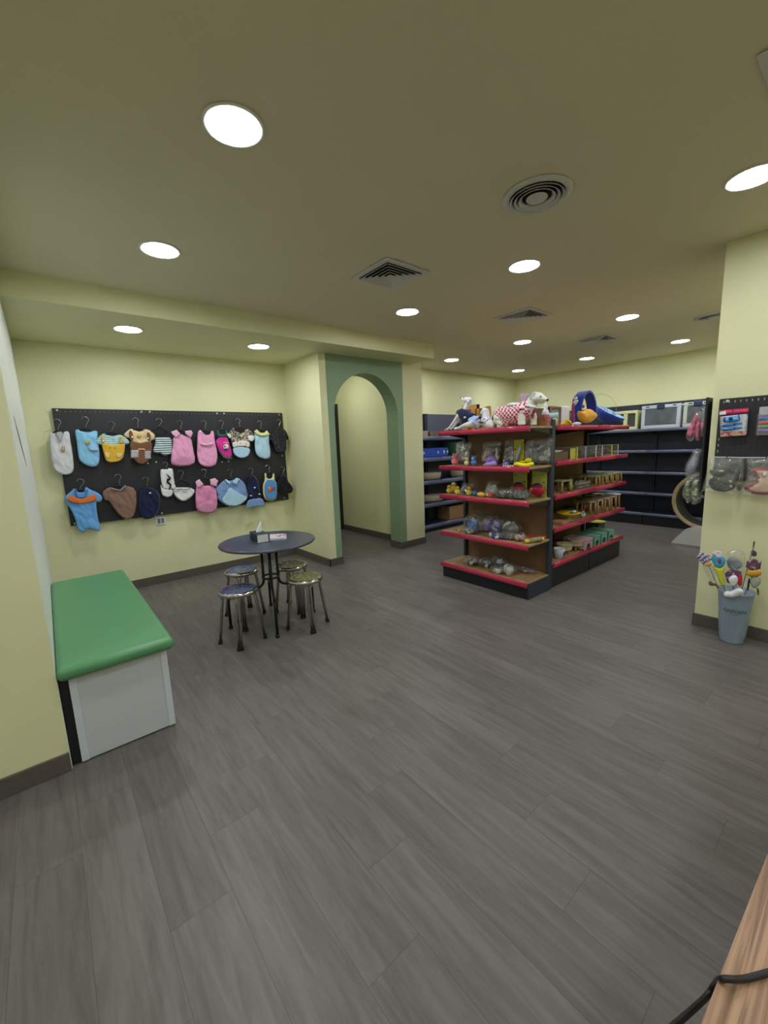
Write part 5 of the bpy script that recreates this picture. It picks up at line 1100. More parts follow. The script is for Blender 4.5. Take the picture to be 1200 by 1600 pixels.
part('ring_handle', MB().tube([Vector((g(355, 210, 5.14).x+.03*math.cos(a), 5.14, f1+.10+.03*math.sin(a))) for a in [2*PI*k/16 for k in range(17)]], .006, 6, cap=False), C_('ring_cream', (200, 190, 160), .5), tr)
t = thing('blue_bed', 'bright blue rectangular pet bed with pale spots on the second far shelf', 'pet bed', (g(240, 560, 5.12).x, 5.2, f2), FW)
xa, xb = 4.70, g(388, 520, 5.10).x; hB = .165
part('shell', MB().box((xa, 5.10, f2), (xb, 5.38, f2+hB), .02, 3), C_('bed_blue', (30, 72, 176), .6), t)
for px in (95, 265, 337, 378): part('spot', MB().ball((g(px, 520, 5.095).x, 5.098, f2+hB*.52), (.018, .006, .028 if px != 337 else .034), sub=2), C_('spot_cream', (206, 206, 176), .6), t)
part('red_spot', MB().ball((g(185, 520, 5.095).x, 5.098, f2+hB*.45), (.016, .005, .02), sub=2), C_('spot_purple', (90, 56, 130), .6), t)
solo('grey_ball', MB().ball((g(115, 450, 5.3).x, 5.42, f2+.22), (.035, .035, .05), nz=.3), C_('toy_grey', (110, 104, 112), .6), 'small grey plush behind the blue pet bed', 'plush toy', FW)
t = thing('green_bed', 'dark green bowl-shaped pet bed with maroon lining, second far shelf', 'pet bed', (g(470, 560, 5.24).x, 5.27, f2), FW); c = Vector((g(440, 560, 5.24).x, 5.22, f2))
part('shell', MB().lathe([(0, 0), (.16, .002), (.20, .06), (.225, .19), (.23, .20), (.22, .205), (.215, .19), (.19, .06), (0, .03)], c+Vector((0, 0, .018)), 36, M=Matrix.Rotation(math.radians(8), 4, 'Y')), fab('bed_green', (44, 84, 56)), t)
part('lining', MB().lathe([(0, .04), (.18, .07), (.214, .2), (.222, .212)], c+Vector((0, 0, .02)), 36, M=Matrix.Rotation(math.radians(8), 4, 'Y')), fab('maroon', (100, 34, 60)), t, 'maroon lining')
solo('glass_plate', MB().lathe([(0, 0), (.12, .001), (.17, .012), (.168, .016), (0, .004)], (g(440, 590, 5.16).x, 5.12+.11, f2+.0), 32), clear('glass_dish'), 'pale glass plate under the green bed', 'plate', FW)
BEI = fab('beige_felt', (176, 164, 146))
def basket(label, cx, cyy, z, rx_, ry_, h, ring=False):
    t = thing('beige_basket', label, 'pet bed', (cx, cyy, z), FW); mb = MB(); n = 40; prof = [(0, 0), (.85, .002), (.97, h*.4), (1, h*.9), (.97, h), (.92, h*.9), (.86, h*.3), (0, .03)]; rings = []
    for r, zz in prof:
        rings.append([mb.bm.verts.new((cx+r*rx_*math.cos(2*PI*k/n)+(1e-4*math.cos(2*PI*k/n) if r == 0 else 0), cyy+r*ry_*math.sin(2*PI*k/n)+(1e-4*math.sin(2*PI*k/n) if r == 0 else 0), z+zz)) for k in range(n)])
    for a, b in zip(rings, rings[1:]):
        for k in range(n): f = mb.bm.faces.new((a[k], a[(k+1) % n], b[(k+1) % n], b[k])); f.smooth = True
    part('shell', mb, BEI, t)
    if ring: part('ring_toy', MB().tube([Vector((cx+.1+.035*math.cos(a), cyy-ry_+.02, z+h+.035+.04*math.sin(a))) for a in [2*PI*k/14 for k in range(15)]], .007, 6, cap=False), C_('ring_dark', (70, 64, 58), .5), t)
basket('beige felt basket with a dark ring, third far shelf by the pillar', g(190, 790, 5.2).x, 5.24, f3, .25, .13, .13, True)
basket('beige felt basket on the third far shelf, right of the ringed one', g(500, 760, 5.2).x+.04, 5.24, f3, .17, .13, .15)
basket('beige felt basket on the fourth far shelf', g(215, 1020, 5.2).x, 5.24, f4, .27, .13, .12)
t = thing('cardboard_box', 'plain cardboard box on the bottom far shelf', 'box', (g(490, 1290, 5.2).x, 5.28, f5), FW)
xa, xb = g(400, 1250, 5.12).x, g(592, 1250, 5.12).x
part('box_body', MB().box((xa, 5.12, f5), (xb, 5.42, f5+.25), .003), CARD, t)
part('tape', MB().box((xa-.002, 5.24, f5+.20), (xb+.002, 5.30, f5+.2515)), C_('tape_tan', (186, 156, 110), .3), t)

# ------------------------------------------------------------------ carriers on the rear shelves (front x ~8.02)
r1 = RLV[0]+.001
def carrier(label, y0, y1, X0, X1, z, H, mbody, mframe, mwin, side=False):
    t = thing('pet_carrier', label, 'pet carrier', ((X0+X1)/2, (y0+y1)/2, z), 'pet carriers on the top rear shelf')
    part('shell', MB().box((X0+.02, y0, z), (X1, y1, z+H), .03, 3), mbody, t)
    b = .055
    fr = MB()
    for lo, hi in (((X0, y0, z), (X0+.03, y1, z+b)), ((X0, y0, z+H-b), (X0+.03, y1, z+H)), ((X0, y0, z+b), (X0+.03, y0+b, z+H-b)), ((X0, y1-b, z+b), (X0+.03, y1, z+H-b))): fr.box(lo, hi, .008, 2)
    part('front_frame', fr, mframe, t)
    part('window', MB().box((X0+.008, y0+b, z+b), (X0+.018, y1-b, z+H-b)), mwin, t, 'dark smoked window')
    part('handle', MB().box((X0-.006, (y0+y1)/2-.06, z+H-.07), (X0+.02, (y0+y1)/2+.06, z+H+.012), .01, 2), C_('handle_navy', (40, 50, 84), .4), t, 'dark blue latch')
    for yy in (y0+.09, y1-.09): part('clip', MB().box((X0-.003, yy-.025, z+H-.03), (X0+.02, yy+.025, z+H-.012), .004), C_('clip_dark', (50, 56, 70), .4), t)
    return t
CWH = C_('carrier_white', (196, 204, 214), .35); WIN = C_('window_grey', (96, 102, 106), .12, var=.3, scale=7); CCR = C_('carrier_cream', (196, 198, 190), .35)
carrier('large pale grey pet carrier with a smoked window and dark blue latch', atx(1063, 650, 8.03).y, atx(1002, 650, 8.03).y, 8.03, 8.40, r1, .385, CWH, CWH, WIN)
carrier('pale cream pet carrier partly hidden by the pink bags', atx(1112, 650, 8.03).y, atx(1067, 650, 8.03).y, 8.03, 8.40, r1, .385, CCR, CCR, WIN)
# yellow wire-fronted carrier: on the island's far top corner
YCm = C_('carrier_yellow', (214, 214, 160), .4)
t = thing('yellow_pet_carrier', 'pale yellow pet carrier with a barred door, left of the white carriers', 'pet carrier', (8.2, 3.1, r1), 'pet carriers on the top rear shelf')
ya, yb = atx(996, 650, 8.03).y, atx(950, 650, 8.03).y; ym = atx(978.5, 650, 8.03).y; H = .33; X0 = 8.03
part('shell', MB().box((X0+.035, ya+.01, r1), (8.40, yb, r1+H), .02, 2), YCm, t)
fr = MB(); b = .035
for lo, hi in (((X0, ya, r1), (X0+.05, yb, r1+.05)), ((X0, ya, r1+H-.05), (X0+.05, yb, r1+H)), ((X0, ya, r1+.05), (X0+.05, ya+b, r1+H-.05)), ((X0, ym-.02, r1+.05), (X0+.05, ym+.045, r1+H-.05)), ((X0, yb-b, r1+.05), (X0+.05, yb, r1+H-.05))): fr.box(lo, hi, .006, 2)
part('front_frame', fr, YCm, t)
part('side_window', MB().box((X0+.02, ya+b, r1+.05), (X0+.033, ym-.02, r1+H-.05)), C_('mesh_dark', (64, 68, 66), .5), t)
part('door_panel', MB().box((X0+.026, ym+.045, r1+.05), (X0+.033, yb-b, r1+H-.05)), C_('door_gap', (70, 66, 44), .6), t)
for k in range(7):
    yy = ym+.06+k*(yb-b-ym-.06)/7; part('bar', MB().tube([(X0+.015, yy, r1+.05), (X0+.015, yy, r1+H-.05)], .005, 6), C_('bar_dark', (50, 48, 40), .4, metal=.5), t)

# ------------------------------------------------------------------ cat wheel
pc = atx(1103, 783, 6.95); Rw = .40; X0 = 6.95
t = thing('cat_exerciser', 'large wooden cat exercise wheel on a grey base, half hidden by the yellow column', 'cat wheel', (X0+.1, pc.y, 0))
cw = Vector((X0, pc.y, max(pc.z, Rw+.07))); MY = Matrix.Rotation(PI/2, 4, 'Y')
part('rim', MB().lathe([(Rw, 0), (Rw, .28), (Rw-.05, .28), (Rw-.05, .0), (Rw, 0)], cw, 56, M=MY), oak('wheel_wood', (160, 138, 106), (188, 166, 132), 6, 6), t, 'pale wooden rim')
part('tread', MB().lathe([(Rw-.051, .0), (Rw-.051, .28), (Rw-.060, .28), (Rw-.060, .0), (Rw-.051, 0)], cw, 56, M=MY), C_('tread_dark', (62, 60, 60), .9), t, 'dark carpet tread')
GB = C_('base_grey', (206, 206, 208), .4)
part('base', MB().prism([(X0-.04, cw.y-.42, 0), (X0-.04, cw.y+.36, 0), (X0-.04, cw.y+.33, .05), (X0-.04, cw.y+.20, .22), (X0-.04, cw.y+.10, .27), (X0-.04, cw.y-.3, .27), (X0-.04, cw.y-.42, .05)], (.06, 0, 0)), GB, t, 'grey base')

# ------------------------------------------------------------------ pegboards and bags on the yellow column
pr_ = thing('pegboard', 'black pegboard on the face of the yellow column, cut by the right photo edge', 'pegboard', (XC-.03, .5, 1.20))
part('panel', MB().box((XC-.030, -.42, 1.20), (XC-.012, .842, 1.805), .003, 1), PEGM, pr_)
for y in (.2, .7): part('batten', MB().box((XC-.012, y, 1.3), (XC-.003, y+.05, 1.7)), BLACKM, pr_)
for k in range(10): part('slot', MB().box((XC-.0312, .815-k*.032-.004, 1.772), (XC-.0298, .815-k*.032+.003, 1.788)), C_('slot_light', (150, 150, 130), .6), pr_)
for k in range(3): part('slot', MB().box((XC-.0312, .822, 1.50-k*.045), (XC-.0298, .829, 1.518-k*.045)), C_('slot_light', (150, 150, 130), .6), pr_)
part('screw', MB().lathe([(0, .004), (.009, .003), (.011, 0), (0, 0)], (XC-.0305, .795, 1.785), 12, M=Matrix.Rotation(-PI/2, 4, 'Y')), scr, pr_)
ps_ = thing('pegboard', 'narrow-looking black pegboard on the far side of the yellow column, seen edge-on', 'pegboard', (4.25, .93, .95))
part('panel', MB().box((4.0, .921, 1.10), (4.34, .936, 1.83), .003, 1), PEGM, ps_)
part('batten', MB().box((4.1, YC+.002, 1.2), (4.14, .921, 1.8)), BLACKM, ps_)
def rayrect(pts, X): return [(atx(px, py, X).y, atx(px, py, X).z) for px, py in pts]
K5 = (1090, 620, 9.409)
def kp(x, y): return (K5[0]+x/K5[2], K5[1]+y/K5[2])
def fx(X): return lambda u, v, w_: (X-w_, u, v)
def shp(L, X): return [(atx(*kp(x, y), X).y, atx(*kp(x, y), X).z) for x, y in L]
def prong(X0, X1, y, z, parent): part('peg_hook', MB().tube([(X1, y, z), (X0, y, z-.004), (X0-.005, y, z+.006)], .0025, 6), BLACKM, parent)
# brush card
Xc = 3.915
t = thing('brush_card', 'pink-topped blister card with a blue brush hanging on the column pegboard', 'blister card', (Xc, *[shp([(540, 560)], Xc)[0][0]], shp([(540, 590)], Xc)[0][1]), 'packs on the column pegboard')
part('card', MB().sheet(shp([(322, 205), (755, 165), (720, 560), (335, 585)], Xc), fx(Xc), T=.002, res=.03, edge=.004, smooth=0), C_('card_white', (206, 208, 212), .4), t)
part('header', MB().sheet(shp([(322, 200), (755, 162), (748, 245), (322, 290)], Xc), fx(Xc-.003), T=.002, res=.03, edge=.004, smooth=0), C_('card_pink', (206, 58, 100), .4), t, 'pink header')
part('price_label', MB().sheet(shp([(324, 225), (420, 205), (424, 258), (324, 268)], Xc), fx(Xc-.0065), T=.001, res=.03, edge=.003, smooth=0), WHITE, t)
part('footer', MB().sheet(shp([(335, 520), (722, 500), (720, 562), (335, 588)], Xc), fx(Xc-.003), T=.002, res=.03, edge=.004, smooth=0), pattern('footer_print', (190, 160, 140), (190, 60, 84), 'noise', 50, thr=.55), t)
BB = C_('brush_blue', (52, 128, 206), .25); BB2 = C_('brush_light', (96, 172, 226), .25)
part('brush_head', MB().sheet(shp([(385, 320), (420, 300), (610, 275), (630, 320), (620, 360), (440, 385), (390, 370)], Xc), fx(Xc-.006), T=.022, res=.012, edge=.03), BB2, t, 'light blue brush head')
part('brush_hole', MB().sheet(shp(ell(500, 325, 35, 26), Xc), fx(Xc-.026), T=.004, res=.01, edge=.008), C_('hole_navy', (24, 50, 110), .4), t)
part('brush_end', MB().sheet(shp(ell(405, 338, 28, 40), Xc), fx(Xc-.010), T=.02, res=.01, edge=.02), C_('brush_deep', (40, 60, 170), .3), t)
part('brush_hook', MB().sheet(shp([(598, 250), (612, 240), (632, 330), (615, 340)], Xc), fx(Xc-.015), T=.006, res=.01, edge=.006, smooth=0), C_('brush_deep', (40, 60, 170), .3), t)
for y0, y1 in ((410, 380), (470, 440)): part('blue_bar', MB().sheet(shp([(340, y0+8), (660, y1-8), (662, y1+30), (340, y0+42)], Xc), fx(Xc-.006), T=.016, res=.012, edge=.016), BB, t)
prong(Xc-.03, XC-.03, atx(*kp(530, 205), Xc).y, atx(*kp(530, 200), Xc).z, pr_)
# roll pack
t = thing('roll_pack', 'clear pack of blue, red, green and violet rolls on the column pegboard', 'bag roll pack', (3.9, .5, 1.5), 'packs on the column pegboard')
Xc = 3.90; yL, yR = atx(*kp(890, 300), Xc).y, atx(*kp(890, 300), Xc).y-.16
zT, zB = atx(*kp(900, 150), Xc).z, atx(*kp(870, 570), Xc).z
part('backing', MB().box((Xc+.02, yR, zB), (Xc+.022, yL, zT)), C_('pack_brown', (140, 116, 100), .5, var=.2), t)
part('header', MB().box((Xc+.015, yR, zT-.055), (Xc+.019, yL, zT)), C_('pack_silver', (170, 172, 178), .3, var=.2), t)
for k, (yy, c) in enumerate(((325, (56, 110, 206)), (385, (206, 70, 76)), (440, (80, 160, 84)), (498, (140, 112, 196)))):
    zz = atx(*kp(940, yy), Xc).z; part('roll', MB().tube([(Xc, yR+.006, zz), (Xc, yL-.008, zz)], .013, 12), C_('roll_%d' % k, c, .4), t)
part('wrap', MB().box((Xc-.018, yR-.004, zB), (Xc+.014, yL+.004, zT-.05), .006), CLEAR, t)
prong(Xc-.02, XC-.03, (yL+yR)/2, zT-.01, pr_)
# clear bags with harness and bib
Xb = 3.90
def cbag(label, outer, X, items, T=.018):
    o = shp(outer, X); t = thing('harness_bag', label, 'clothes bag', (X, sum(p[0] for p in o)/len(o), min(p[1] for p in o)), 'packs on the column pegboard')
    for n_, sh_, m_, dz, T_ in items: part(n_, MB().sheet(shp(sh_, X), fx(X-dz), T=T_, wr=.004, res=.014, edge=.02), m_, t)
    part('bag_film', MB().sheet(o, fx(X), T=T+.02, back=.3, wr=.012, seed=5, res=.018, edge=.04, smooth=0), clear('bag_film', (1, 1, 1), .14, .09, .12), t, 'clear zip bag')
    part('bag_zip', MB().sheet([(p[0], p[1]) for p in shp([outer[0], outer[1], (outer[1][0], outer[1][1]+14), (outer[0][0], outer[0][1]+14)], X)], fx(X-.004), T=.003, res=.03, edge=.004, smooth=0), C_('zip_white', (210, 214, 218), .3), t)
    return t
DG = fab('harness_green', (28, 42, 38)); TAN = fab('tan_strap', (196, 190, 150))
harness = [('vest_top', [(200, 1040), (320, 1035), (520, 1035), (545, 1080), (520, 1130), (420, 1150), (300, 1190), (190, 1140), (175, 1100)], DG, .004, .014), ('vest_body', [(200, 1190), (300, 1180), (430, 1200), (520, 1220), (560, 1290), (540, 1360), (430, 1400), (280, 1390), (170, 1330), (160, 1240)], fab('harness_olive', (38, 58, 46)), .004, .018),
           ('patch', rc(320, 1072, 395, 1098), TAN, .02, .003), ('buckle', rc(120, 1292, 185, 1330), TAN, .018, .006), ('buckle', rc(470, 1290, 525, 1335), TAN, .02, .006), ('buckle', rc(460, 1220, 515, 1258), TAN, .02, .006), ('buckle', rc(200, 1045, 240, 1075), TAN, .018, .005)]
cbag('clear zip bag with a dark green dog harness on the column pegboard', [(180, 878), (705, 885), (560, 1250), (525, 1465), (300, 1420), (60, 1390), (110, 1200)], 3.885, harness)
cbag('clear bag with a brown harness squeezed between the green harness and the cream bib', [(600, 890), (715, 885), (705, 1150), (650, 1430), (560, 1430), (570, 1200)], 3.925, [('brown_strap', [(640, 1080), (670, 1040), (670, 1180), (640, 1260), (600, 1230)], fab('strap_brown', (120, 84, 70)), .004, .01), ('dark_strap', [(580, 1290), (640, 1270), (650, 1360), (590, 1400)], fab('strap_dark', (54, 46, 44)), .004, .012)])
RD = fab('bib_red', (170, 40, 70)); BC = fab('bib_cream', (216, 180, 152))
bibo = [(770, 1090), (830, 1045), (1035, 1055), (1200, 1060), (1290, 1110), (1300, 1300), (1260, 1420), (1035, 1450), (820, 1430), (745, 1400), (690, 1350), (700, 1310), (800, 1280), (870, 1240), (880, 1180), (840, 1130)]
bibi = [(800, 1090), (840, 1068), (1035, 1075), (1190, 1080), (1270, 1120), (1280, 1300), (1240, 1400), (1035, 1425), (830, 1405), (770, 1380), (725, 1340), (810, 1295), (885, 1255), (900, 1180), (855, 1120)]
cbag('clear zip bag with a cream dog bib edged in red, at the right photo edge', [(710, 885), (1340, 885), (1350, 1470), (1100, 1465), (750, 1468), (650, 1465), (690, 1300), (715, 1100)], 3.89, [('bib_edging', bibo, RD, .004, .012), ('bib', bibi, BC, .008, .012), ('bib_print', rc(950, 1100, 1035, 1180), pattern('bib_marks', (216, 180, 152), (236, 236, 240), 'noise', 60, thr=.5), .02, .003), ('bib_snap', ell(720, 1340, 22, 26), C_('snap_navy', (50, 50, 110), .4), .018, .006)])
for x in (438, 1015): prong(3.86, XC-.03, atx(*kp(x, 890), 3.88).y, atx(*kp(x, 885), 3.88).z, pr_)
# bags hanging from the hidden pegboard
K6 = (1050, 620, 6.9625)
def k6(x, y): return (K6[0]+x/K6[2], K6[1]+y/K6[2])
def s6(L, X): return [(atx(*k6(x, y), X).y, atx(*k6(x, y), X).z) for x, y in L]
def hang(name, label, outer, inner, X, m, cat, T=.02):
    o = s6(outer, X); t = thing(name, label, cat, (X, sum(p[0] for p in o)/len(o), min(p[1] for p in o)), 'packs hanging beside the yellow column')
    part('contents', MB().sheet(s6(inner, X), fx(X), T=T, wr=.012, seed=2, res=.014, edge=.03), m, t)
    part('bag_film', MB().sheet(o, fx(X), T=T+.012, wr=.012, seed=6, res=.018, edge=.04), clear('bag_film'), t, 'clear film')
    return t
PK = pattern('pink_toy', (226, 44, 116), (244, 120, 170), 'noise', 26, thr=.56)
hang('pink_toy_bag', 'bag of hot pink toys, front left of the bunch by the column', [(240, 200), (270, 165), (300, 200), (270, 330), (240, 470), (200, 490), (150, 460), (155, 380)], [(245, 210), (268, 180), (282, 220), (262, 330), (240, 430), (190, 440), (160, 420), (165, 370), (200, 310)], 4.30, PK, 'bagged toy')
hang('pink_toy_bag', 'bag of hot pink toys, middle of the bunch by the column', [(290, 160), (330, 150), (345, 250), (310, 480), (250, 480), (240, 400)], [(288, 230), (305, 200), (318, 280), (300, 380), (300, 470), (270, 475), (255, 400), (262, 320)], 4.20, PK, 'bagged toy')
hang('pink_toy_bag', 'bag of hot pink toys, nearest the column edge', [(330, 130), (392, 110), (388, 300), (350, 430), (310, 440), (305, 300)], [(345, 270), (380, 250), (375, 330), (345, 370), (315, 350), (318, 300)], 4.12, PK, 'bagged toy')
hang('silver_pack', 'silver-grey film pack hanging under the pink bags', [(235, 565), (352, 565), (335, 720), (320, 860), (300, 900), (200, 900), (130, 870), (135, 750), (200, 650)], [(250, 600), (330, 600), (315, 740), (230, 860), (150, 830), (150, 760), (210, 680)], 4.18, C_('pack_greyblue', (120, 130, 146), .25, var=.35, scale=14, bump=.4), 'film pack')
hang('green_chew_bag', 'clear bag of green chews, left of the pair under the silver pack', [(150, 890), (235, 880), (225, 1000), (190, 1180), (130, 1110), (100, 1060)], [(160, 900), (225, 895), (212, 1000), (185, 1150), (135, 1090), (115, 1050)], 4.24, blob_mat('mix_greenchew', [(96, 120, 70), (190, 206, 190), (70, 96, 56), (150, 160, 90)], 60), 'bagged treats')
hang('green_chew_bag', 'clear bag of green chews, nearer the column', [(225, 880), (345, 900), (330, 1130), (250, 1180), (195, 1160), (205, 1000)], [(235, 900), (325, 910), (312, 1110), (250, 1150), (210, 1120), (218, 1000)], 4.16, blob_mat('mix_greenchew', []), 'bagged treats')
for X, x, y in ((4.30, 268, 178), (4.20, 310, 165), (4.12, 350, 135), (4.18, 290, 575), (4.22, 200, 895)):
    q = atx(*k6(x, y), X); part('peg_hook', MB().tube([(X-.02, .936, q.z), (X-.02, q.y+.004, q.z), (X-.02, q.y+.01, q.z+.008)], .0028, 6), STEELH, ps_)

# ------------------------------------------------------------------ blue bucket of wand toys
BK = Vector((3.845, .618, 0)); BM = mat('bucket_blue', (144, 160, 176), .45)
t = thing('metal_bucket', 'tall pale blue ribbed bucket with lettering, beside the yellow column', 'bucket', BK)
hB_ = .40; prof = [(0, .004), (.068, 0), (.070, .006)]
mb = MB(); n = 72; rings = []
for z, r, rib in ((0, .068, 0), (.01, .070, 0), (.03, .072, .0), (.05, .074, .0035), (.2, .088, .0035), (.22, .090, 0), (.30, .098, 0), (.385, .106, 0), (.392, .110, 0), (.40, .110, 0), (.40, .104, 0), (.2, .084, 0), (.02, .066, 0)):
    rings.append([mb.bm.verts.new(BK+Vector(((r+rib*(1 if math.sin(2*PI*k*24/n) > 0 else -1)*(1 if k % 3 else 0))*math.cos(2*PI*k/n), (r+rib*(1 if k % 3 else -1))*math.sin(2*PI*k/n), z))) for k in range(n)])
for a, b in zip(rings, rings[1:]):
    for k in range(n): f = mb.bm.faces.new((a[k], a[(k+1) % n], b[(k+1) % n], b[k])); f.smooth = True
mb.bm.faces.new(rings[0][::-1]); mb.bm.faces.new(rings[-1])
part('bucket_body', mb, BM, t)
# lettering bent round the bucket
def letters(txt, size, z, spread, ang0, m, parent):
    for i, ch in enumerate(txt):
        cu_ = bpy.data.curves.new('t', 'FONT'); cu_.body = ch; cu_.size = size; cu_.extrude = .0015; cu_.align_x = 'CENTER'
        ob = bpy.data.objects.new('t', cu_); COL.objects.link(ob); dg = bpy.context.evaluated_depsgraph_get()
        me = bpy.data.meshes.new_from_object(ob.evaluated_get(dg)); bpy.data.objects.remove(ob)
        a = ang0 + (i-(len(txt)-1)/2)*spread; r = .0955
        ox = Vector((math.cos(a), math.sin(a), 0)); tx = Vector((-ox.y, ox.x, 0)); up_ = Vector((0, 0, 1)); P_ = ox*r+Vector((0, 0, z))
        Mx = Matrix(((tx.x, up_.x, ox.x, P_.x), (tx.y, up_.y, ox.y, P_.y), (tx.z, up_.z, ox.z, P_.z), (0, 0, 0, 1)))
        me.transform(Mx); me.name = 'letter'; me.materials.append(m)
        o_ = bpy.data.objects.new('letter', me); COL.objects.link(o_); o_.parent = parent
va = math.atan2(-BK.y, -BK.x)
letters('GARDEN', .038, .252, .235, va+.05, mat('letter_grey', (84, 108, 112), .6), t)
part('lettering_line', MB().tube([BK+Vector((.0935*math.cos(va+.05+x), .0935*math.sin(va+.05+x), .236)) for x in [(-.35+.7*i/10) for i in range(11)]], .0012, 5), mat('letter_grey', (84, 108, 112), .6), t)
KB = (1080, 830, 10.0)
def kb(x, y): return (KB[0]+x/KB[2], KB[1]+y/KB[2])
def sb(L, X): return [(atx(*kb(x, y), X).y, atx(*kb(x, y), X).z) for x, y in L]
ST = C_('stick_grey', (90, 92, 88), .5)
def wand(label, X, head_parts, stick_to, cat='wand toy', film=None):
    ps2 = [p for h in head_parts for p in sb(h[1], X)]; c = Vector((BK.x, BK.y, .02))
    t = thing('wand_toy', label, cat, c, 'wand toys in the blue bucket')
    top = atx(*kb(*stick_to), X)
    part('stick', MB().tube([BK+Vector(((top.x-BK.x)*-.1, (top.y-BK.y)*-.25, .03)), (top.x, top.y, top.z)], .003, 6), ST, t)
    for n_, sh_, m_, dz, T_ in head_parts: part(n_, MB().sheet(sb(sh_, X), fx(X-dz), T=T_*(.9 if 'fur' in n_ or 'white' in n_ else .4), wr=T_*.5, res=.009, edge=.008 if 'card' in n_ or 'strip' in n_ else .02, smooth=0 if 'card' in n_ else 1), m_, t)
    if film: part('wrap', MB().sheet(sb(film, X), fx(X), T=.02, wr=.012, res=.018, edge=.03), clear('bag_film'), t, 'clear wrap')
    return t
CARDW = pattern('header_print', (214, 210, 222), (90, 84, 150), 'noise', 60, thr=.5, rough=.4); CARDD = pattern('header_dark', (96, 74, 96), (206, 150, 176), 'noise', 50, thr=.6, rough=.4)
wand('wand toy with white and violet card and orange fish, leaning far left', 3.80, [('header_card', [(85, 410), (110, 350), (180, 335), (290, 380), (330, 440), (260, 480), (190, 525), (150, 480)], CARDW, .004, .004), ('fish', [(205, 500), (250, 475), (320, 490), (325, 530), (270, 550), (215, 545)], fab('fish_orange', (222, 156, 70)), .01, .014)], (270, 520), film=[(150, 500), (330, 480), (400, 760), (300, 790), (240, 660)])
wand('wand toy with a blue and yellow fish shape in a clear wrap', 3.80, [('header_card', [(330, 330), (400, 300), (480, 320), (500, 400), (440, 420), (350, 390)], pattern('header_red', (226, 222, 228), (206, 70, 90), 'noise', 55, thr=.6), .006, .004), ('blue_body', [(320, 380), (400, 370), (520, 400), (545, 470), (500, 560), (430, 580), (370, 540), (325, 460)], C_('fish_blue', (70, 164, 214), .5), .003, .012), ('yellow_tail', [(325, 480), (380, 555), (440, 580), (540, 555), (500, 640), (540, 850), (480, 870), (400, 680)], C_('tail_yellow', (214, 214, 60), .5), .002, .010), ('red_mark', rc(430, 420, 470, 500), C_('mark_red', (190, 60, 80), .5), .018, .004)], (440, 560))
wand('wand toy with grey feathers in a shiny wrap, back of the bucket', 3.87, [('feathers', [(550, 440), (620, 410), (720, 420), (790, 470), (800, 560), (700, 600), (600, 590), (560, 520)], C_('feather_grey', (150, 160, 170), .6, var=.25, scale=30), .0, .02)], (680, 560), film=[(540, 330), (600, 300), (680, 280), (780, 300), (840, 360), (850, 520), (780, 620), (600, 600), (550, 450)])
wand('white furry wand toy with a dark and red header card drooping over the bucket rim', 3.735, [('header_card', [(525, 660), (600, 600), (650, 580), (780, 630), (800, 700), (700, 860), (560, 800)], CARDD, .0, .004), ('red_strip', [(735, 680), (800, 650), (805, 830), (760, 870), (725, 820)], C_('strip_red', (200, 40, 66), .5), .004, .006), ('white_head', [(580, 740), (625, 690), (700, 680), (740, 730), (730, 800), (690, 850), (630, 850), (600, 790)], fab('fur_white', (232, 232, 236)), .008, .022), ('fur_tail', [(500, 960), (560, 930), (620, 940), (680, 900), (760, 880), (830, 930), (800, 980), (700, 1030), (600, 1040), (520, 1010)], fab('fur_white', (232, 232, 236)), .004, .03)], (650, 720))
wand('wand toy with a dark card and golden plush fish, right side of the bucket', 3.80, [('header_card', [(870, 470), (980, 430), (1100, 470), (1080, 590), (930, 620), (850, 560)], CARDD, .0, .004), ('gold_fish', [(850, 650), (900, 600), (980, 620), (1060, 590), (1110, 640), (1080, 700), (980, 710), (880, 700)], fab('gold_plush', (216, 160, 50)), .006, .022), ('pale_tail', [(920, 720), (1080, 700), (1090, 820), (1000, 900), (930, 850)], C_('tail_sage', (170, 176, 160), .7), .004, .012), ('dark_strap', [(890, 740), (925, 720), (905, 920), (870, 930)], C_('strap_ink', (44, 44, 70), .7), .004, .006), ('olive_tassel', [(1020, 880), (1060, 900), (1062, 1010), (1030, 1000)], C_('tassel_olive', (106, 100, 30), .8), .0, .01)], (980, 640))
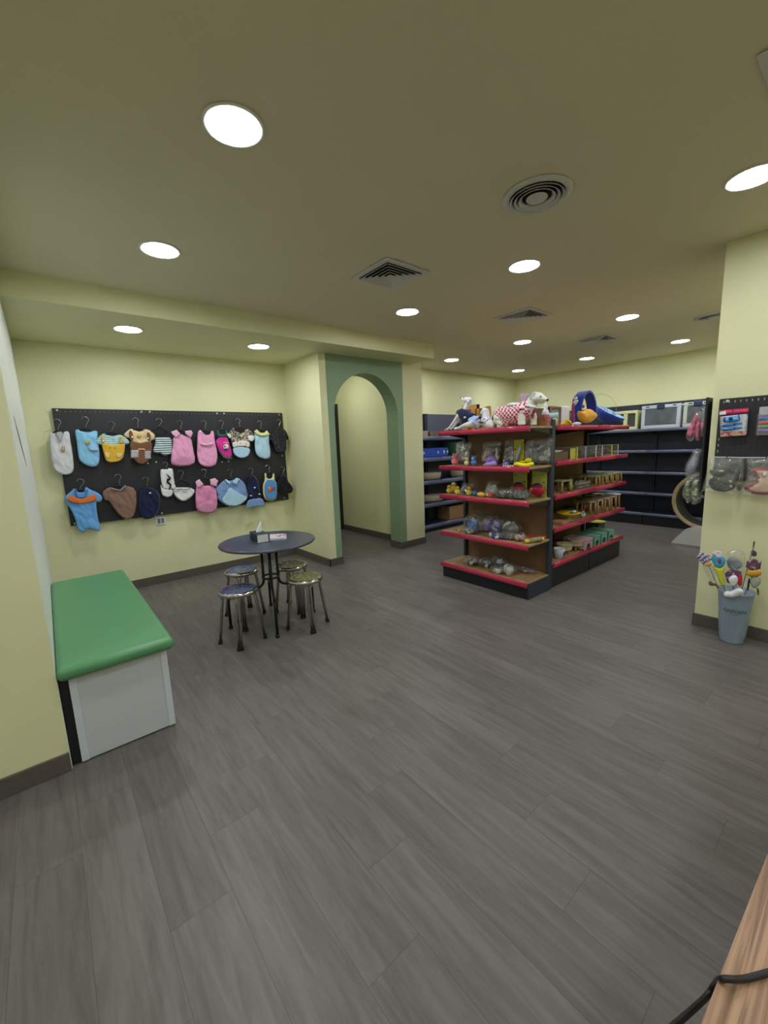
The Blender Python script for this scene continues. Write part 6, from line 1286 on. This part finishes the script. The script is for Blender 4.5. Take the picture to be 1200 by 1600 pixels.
wand('tall wand toy with a small dark grey plush near its tip, rightmost behind the bucket', 3.90, [('grey_plush', [(925, 320), (960, 290), (1010, 310), (1035, 360), (1000, 400), (940, 385)], fab('plush_dark', (84, 84, 82)), .0, .016), ('tip_feather', [(965, 190), (985, 140), (1000, 180), (975, 280), (955, 280)], C_('feather_dark', (96, 94, 84), .8), .0, .006)], (980, 220))
wand('brown twig-like wand toy poking out low on the left', 3.80, [('brown_twig', [(265, 800), (300, 770), (330, 800), (420, 830), (430, 900), (410, 905), (390, 850), (290, 855)], C_('twig_brown', (110, 84, 66), .8), .0, .008)], (400, 840))

# ------------------------------------------------------------------ oak desk corner and cable
zd = .75; DX0 = .30
OAK = oak('desk_oak', (122, 92, 70), (176, 140, 110), 3, 120, .42)
dk = thing('oak_desk', 'oak veneer desk top cutting the bottom right corner', 'desk', (1.2, -.2, 0))
part('desktop', MB().prism([(DX0, -.62, zd), (2.2, -.62, zd), (2.2, .024, zd), (DX0, .099, zd)], (0, 0, -.035)), OAK, dk)
part('side_panel', MB().box((2.14, -.60, 0), (2.18, .02, zd-.035)), C_('desk_side', (150, 120, 96), .5), dk)
part('side_panel', MB().box((.34, -.60, 0), (.38, .05, zd-.035)), C_('desk_side', (150, 120, 96), .5), dk)
cp_ = []
for px, py, z in ((1260, 1500, zd+.006), (1200, 1520, zd+.006), (1160, 1530, zd+.006), (1128, 1530, zd+.007)): cp_.append(atz(px, py, z))
for px, py, Y in ((1117, 1538, .095), (1105, 1556, .102), (1085, 1575, .108), (1060, 1597, .113), (1030, 1625, .115), (990, 1680, .117)): cp_.append(aty(px, py, Y))
sm = []
for i in range(len(cp_)-1):
    p0, p1, p2, p3 = cp_[max(i-1, 0)], cp_[i], cp_[i+1], cp_[min(i+2, len(cp_)-1)]
    for j in range(5):
        u = j/5; sm.append(.5*((2*p1)+(-p0+p2)*u+(2*p0-5*p1+4*p2-p3)*u*u+(-p0+3*p1-3*p2+p3)*u**3))
sm.append(cp_[-1])
solo('black_cable', MB().tube(sm, .0044, 10), mat('cable_black', (20, 20, 22), .4), 'black cable running over the edge of the oak desk', 'cable')
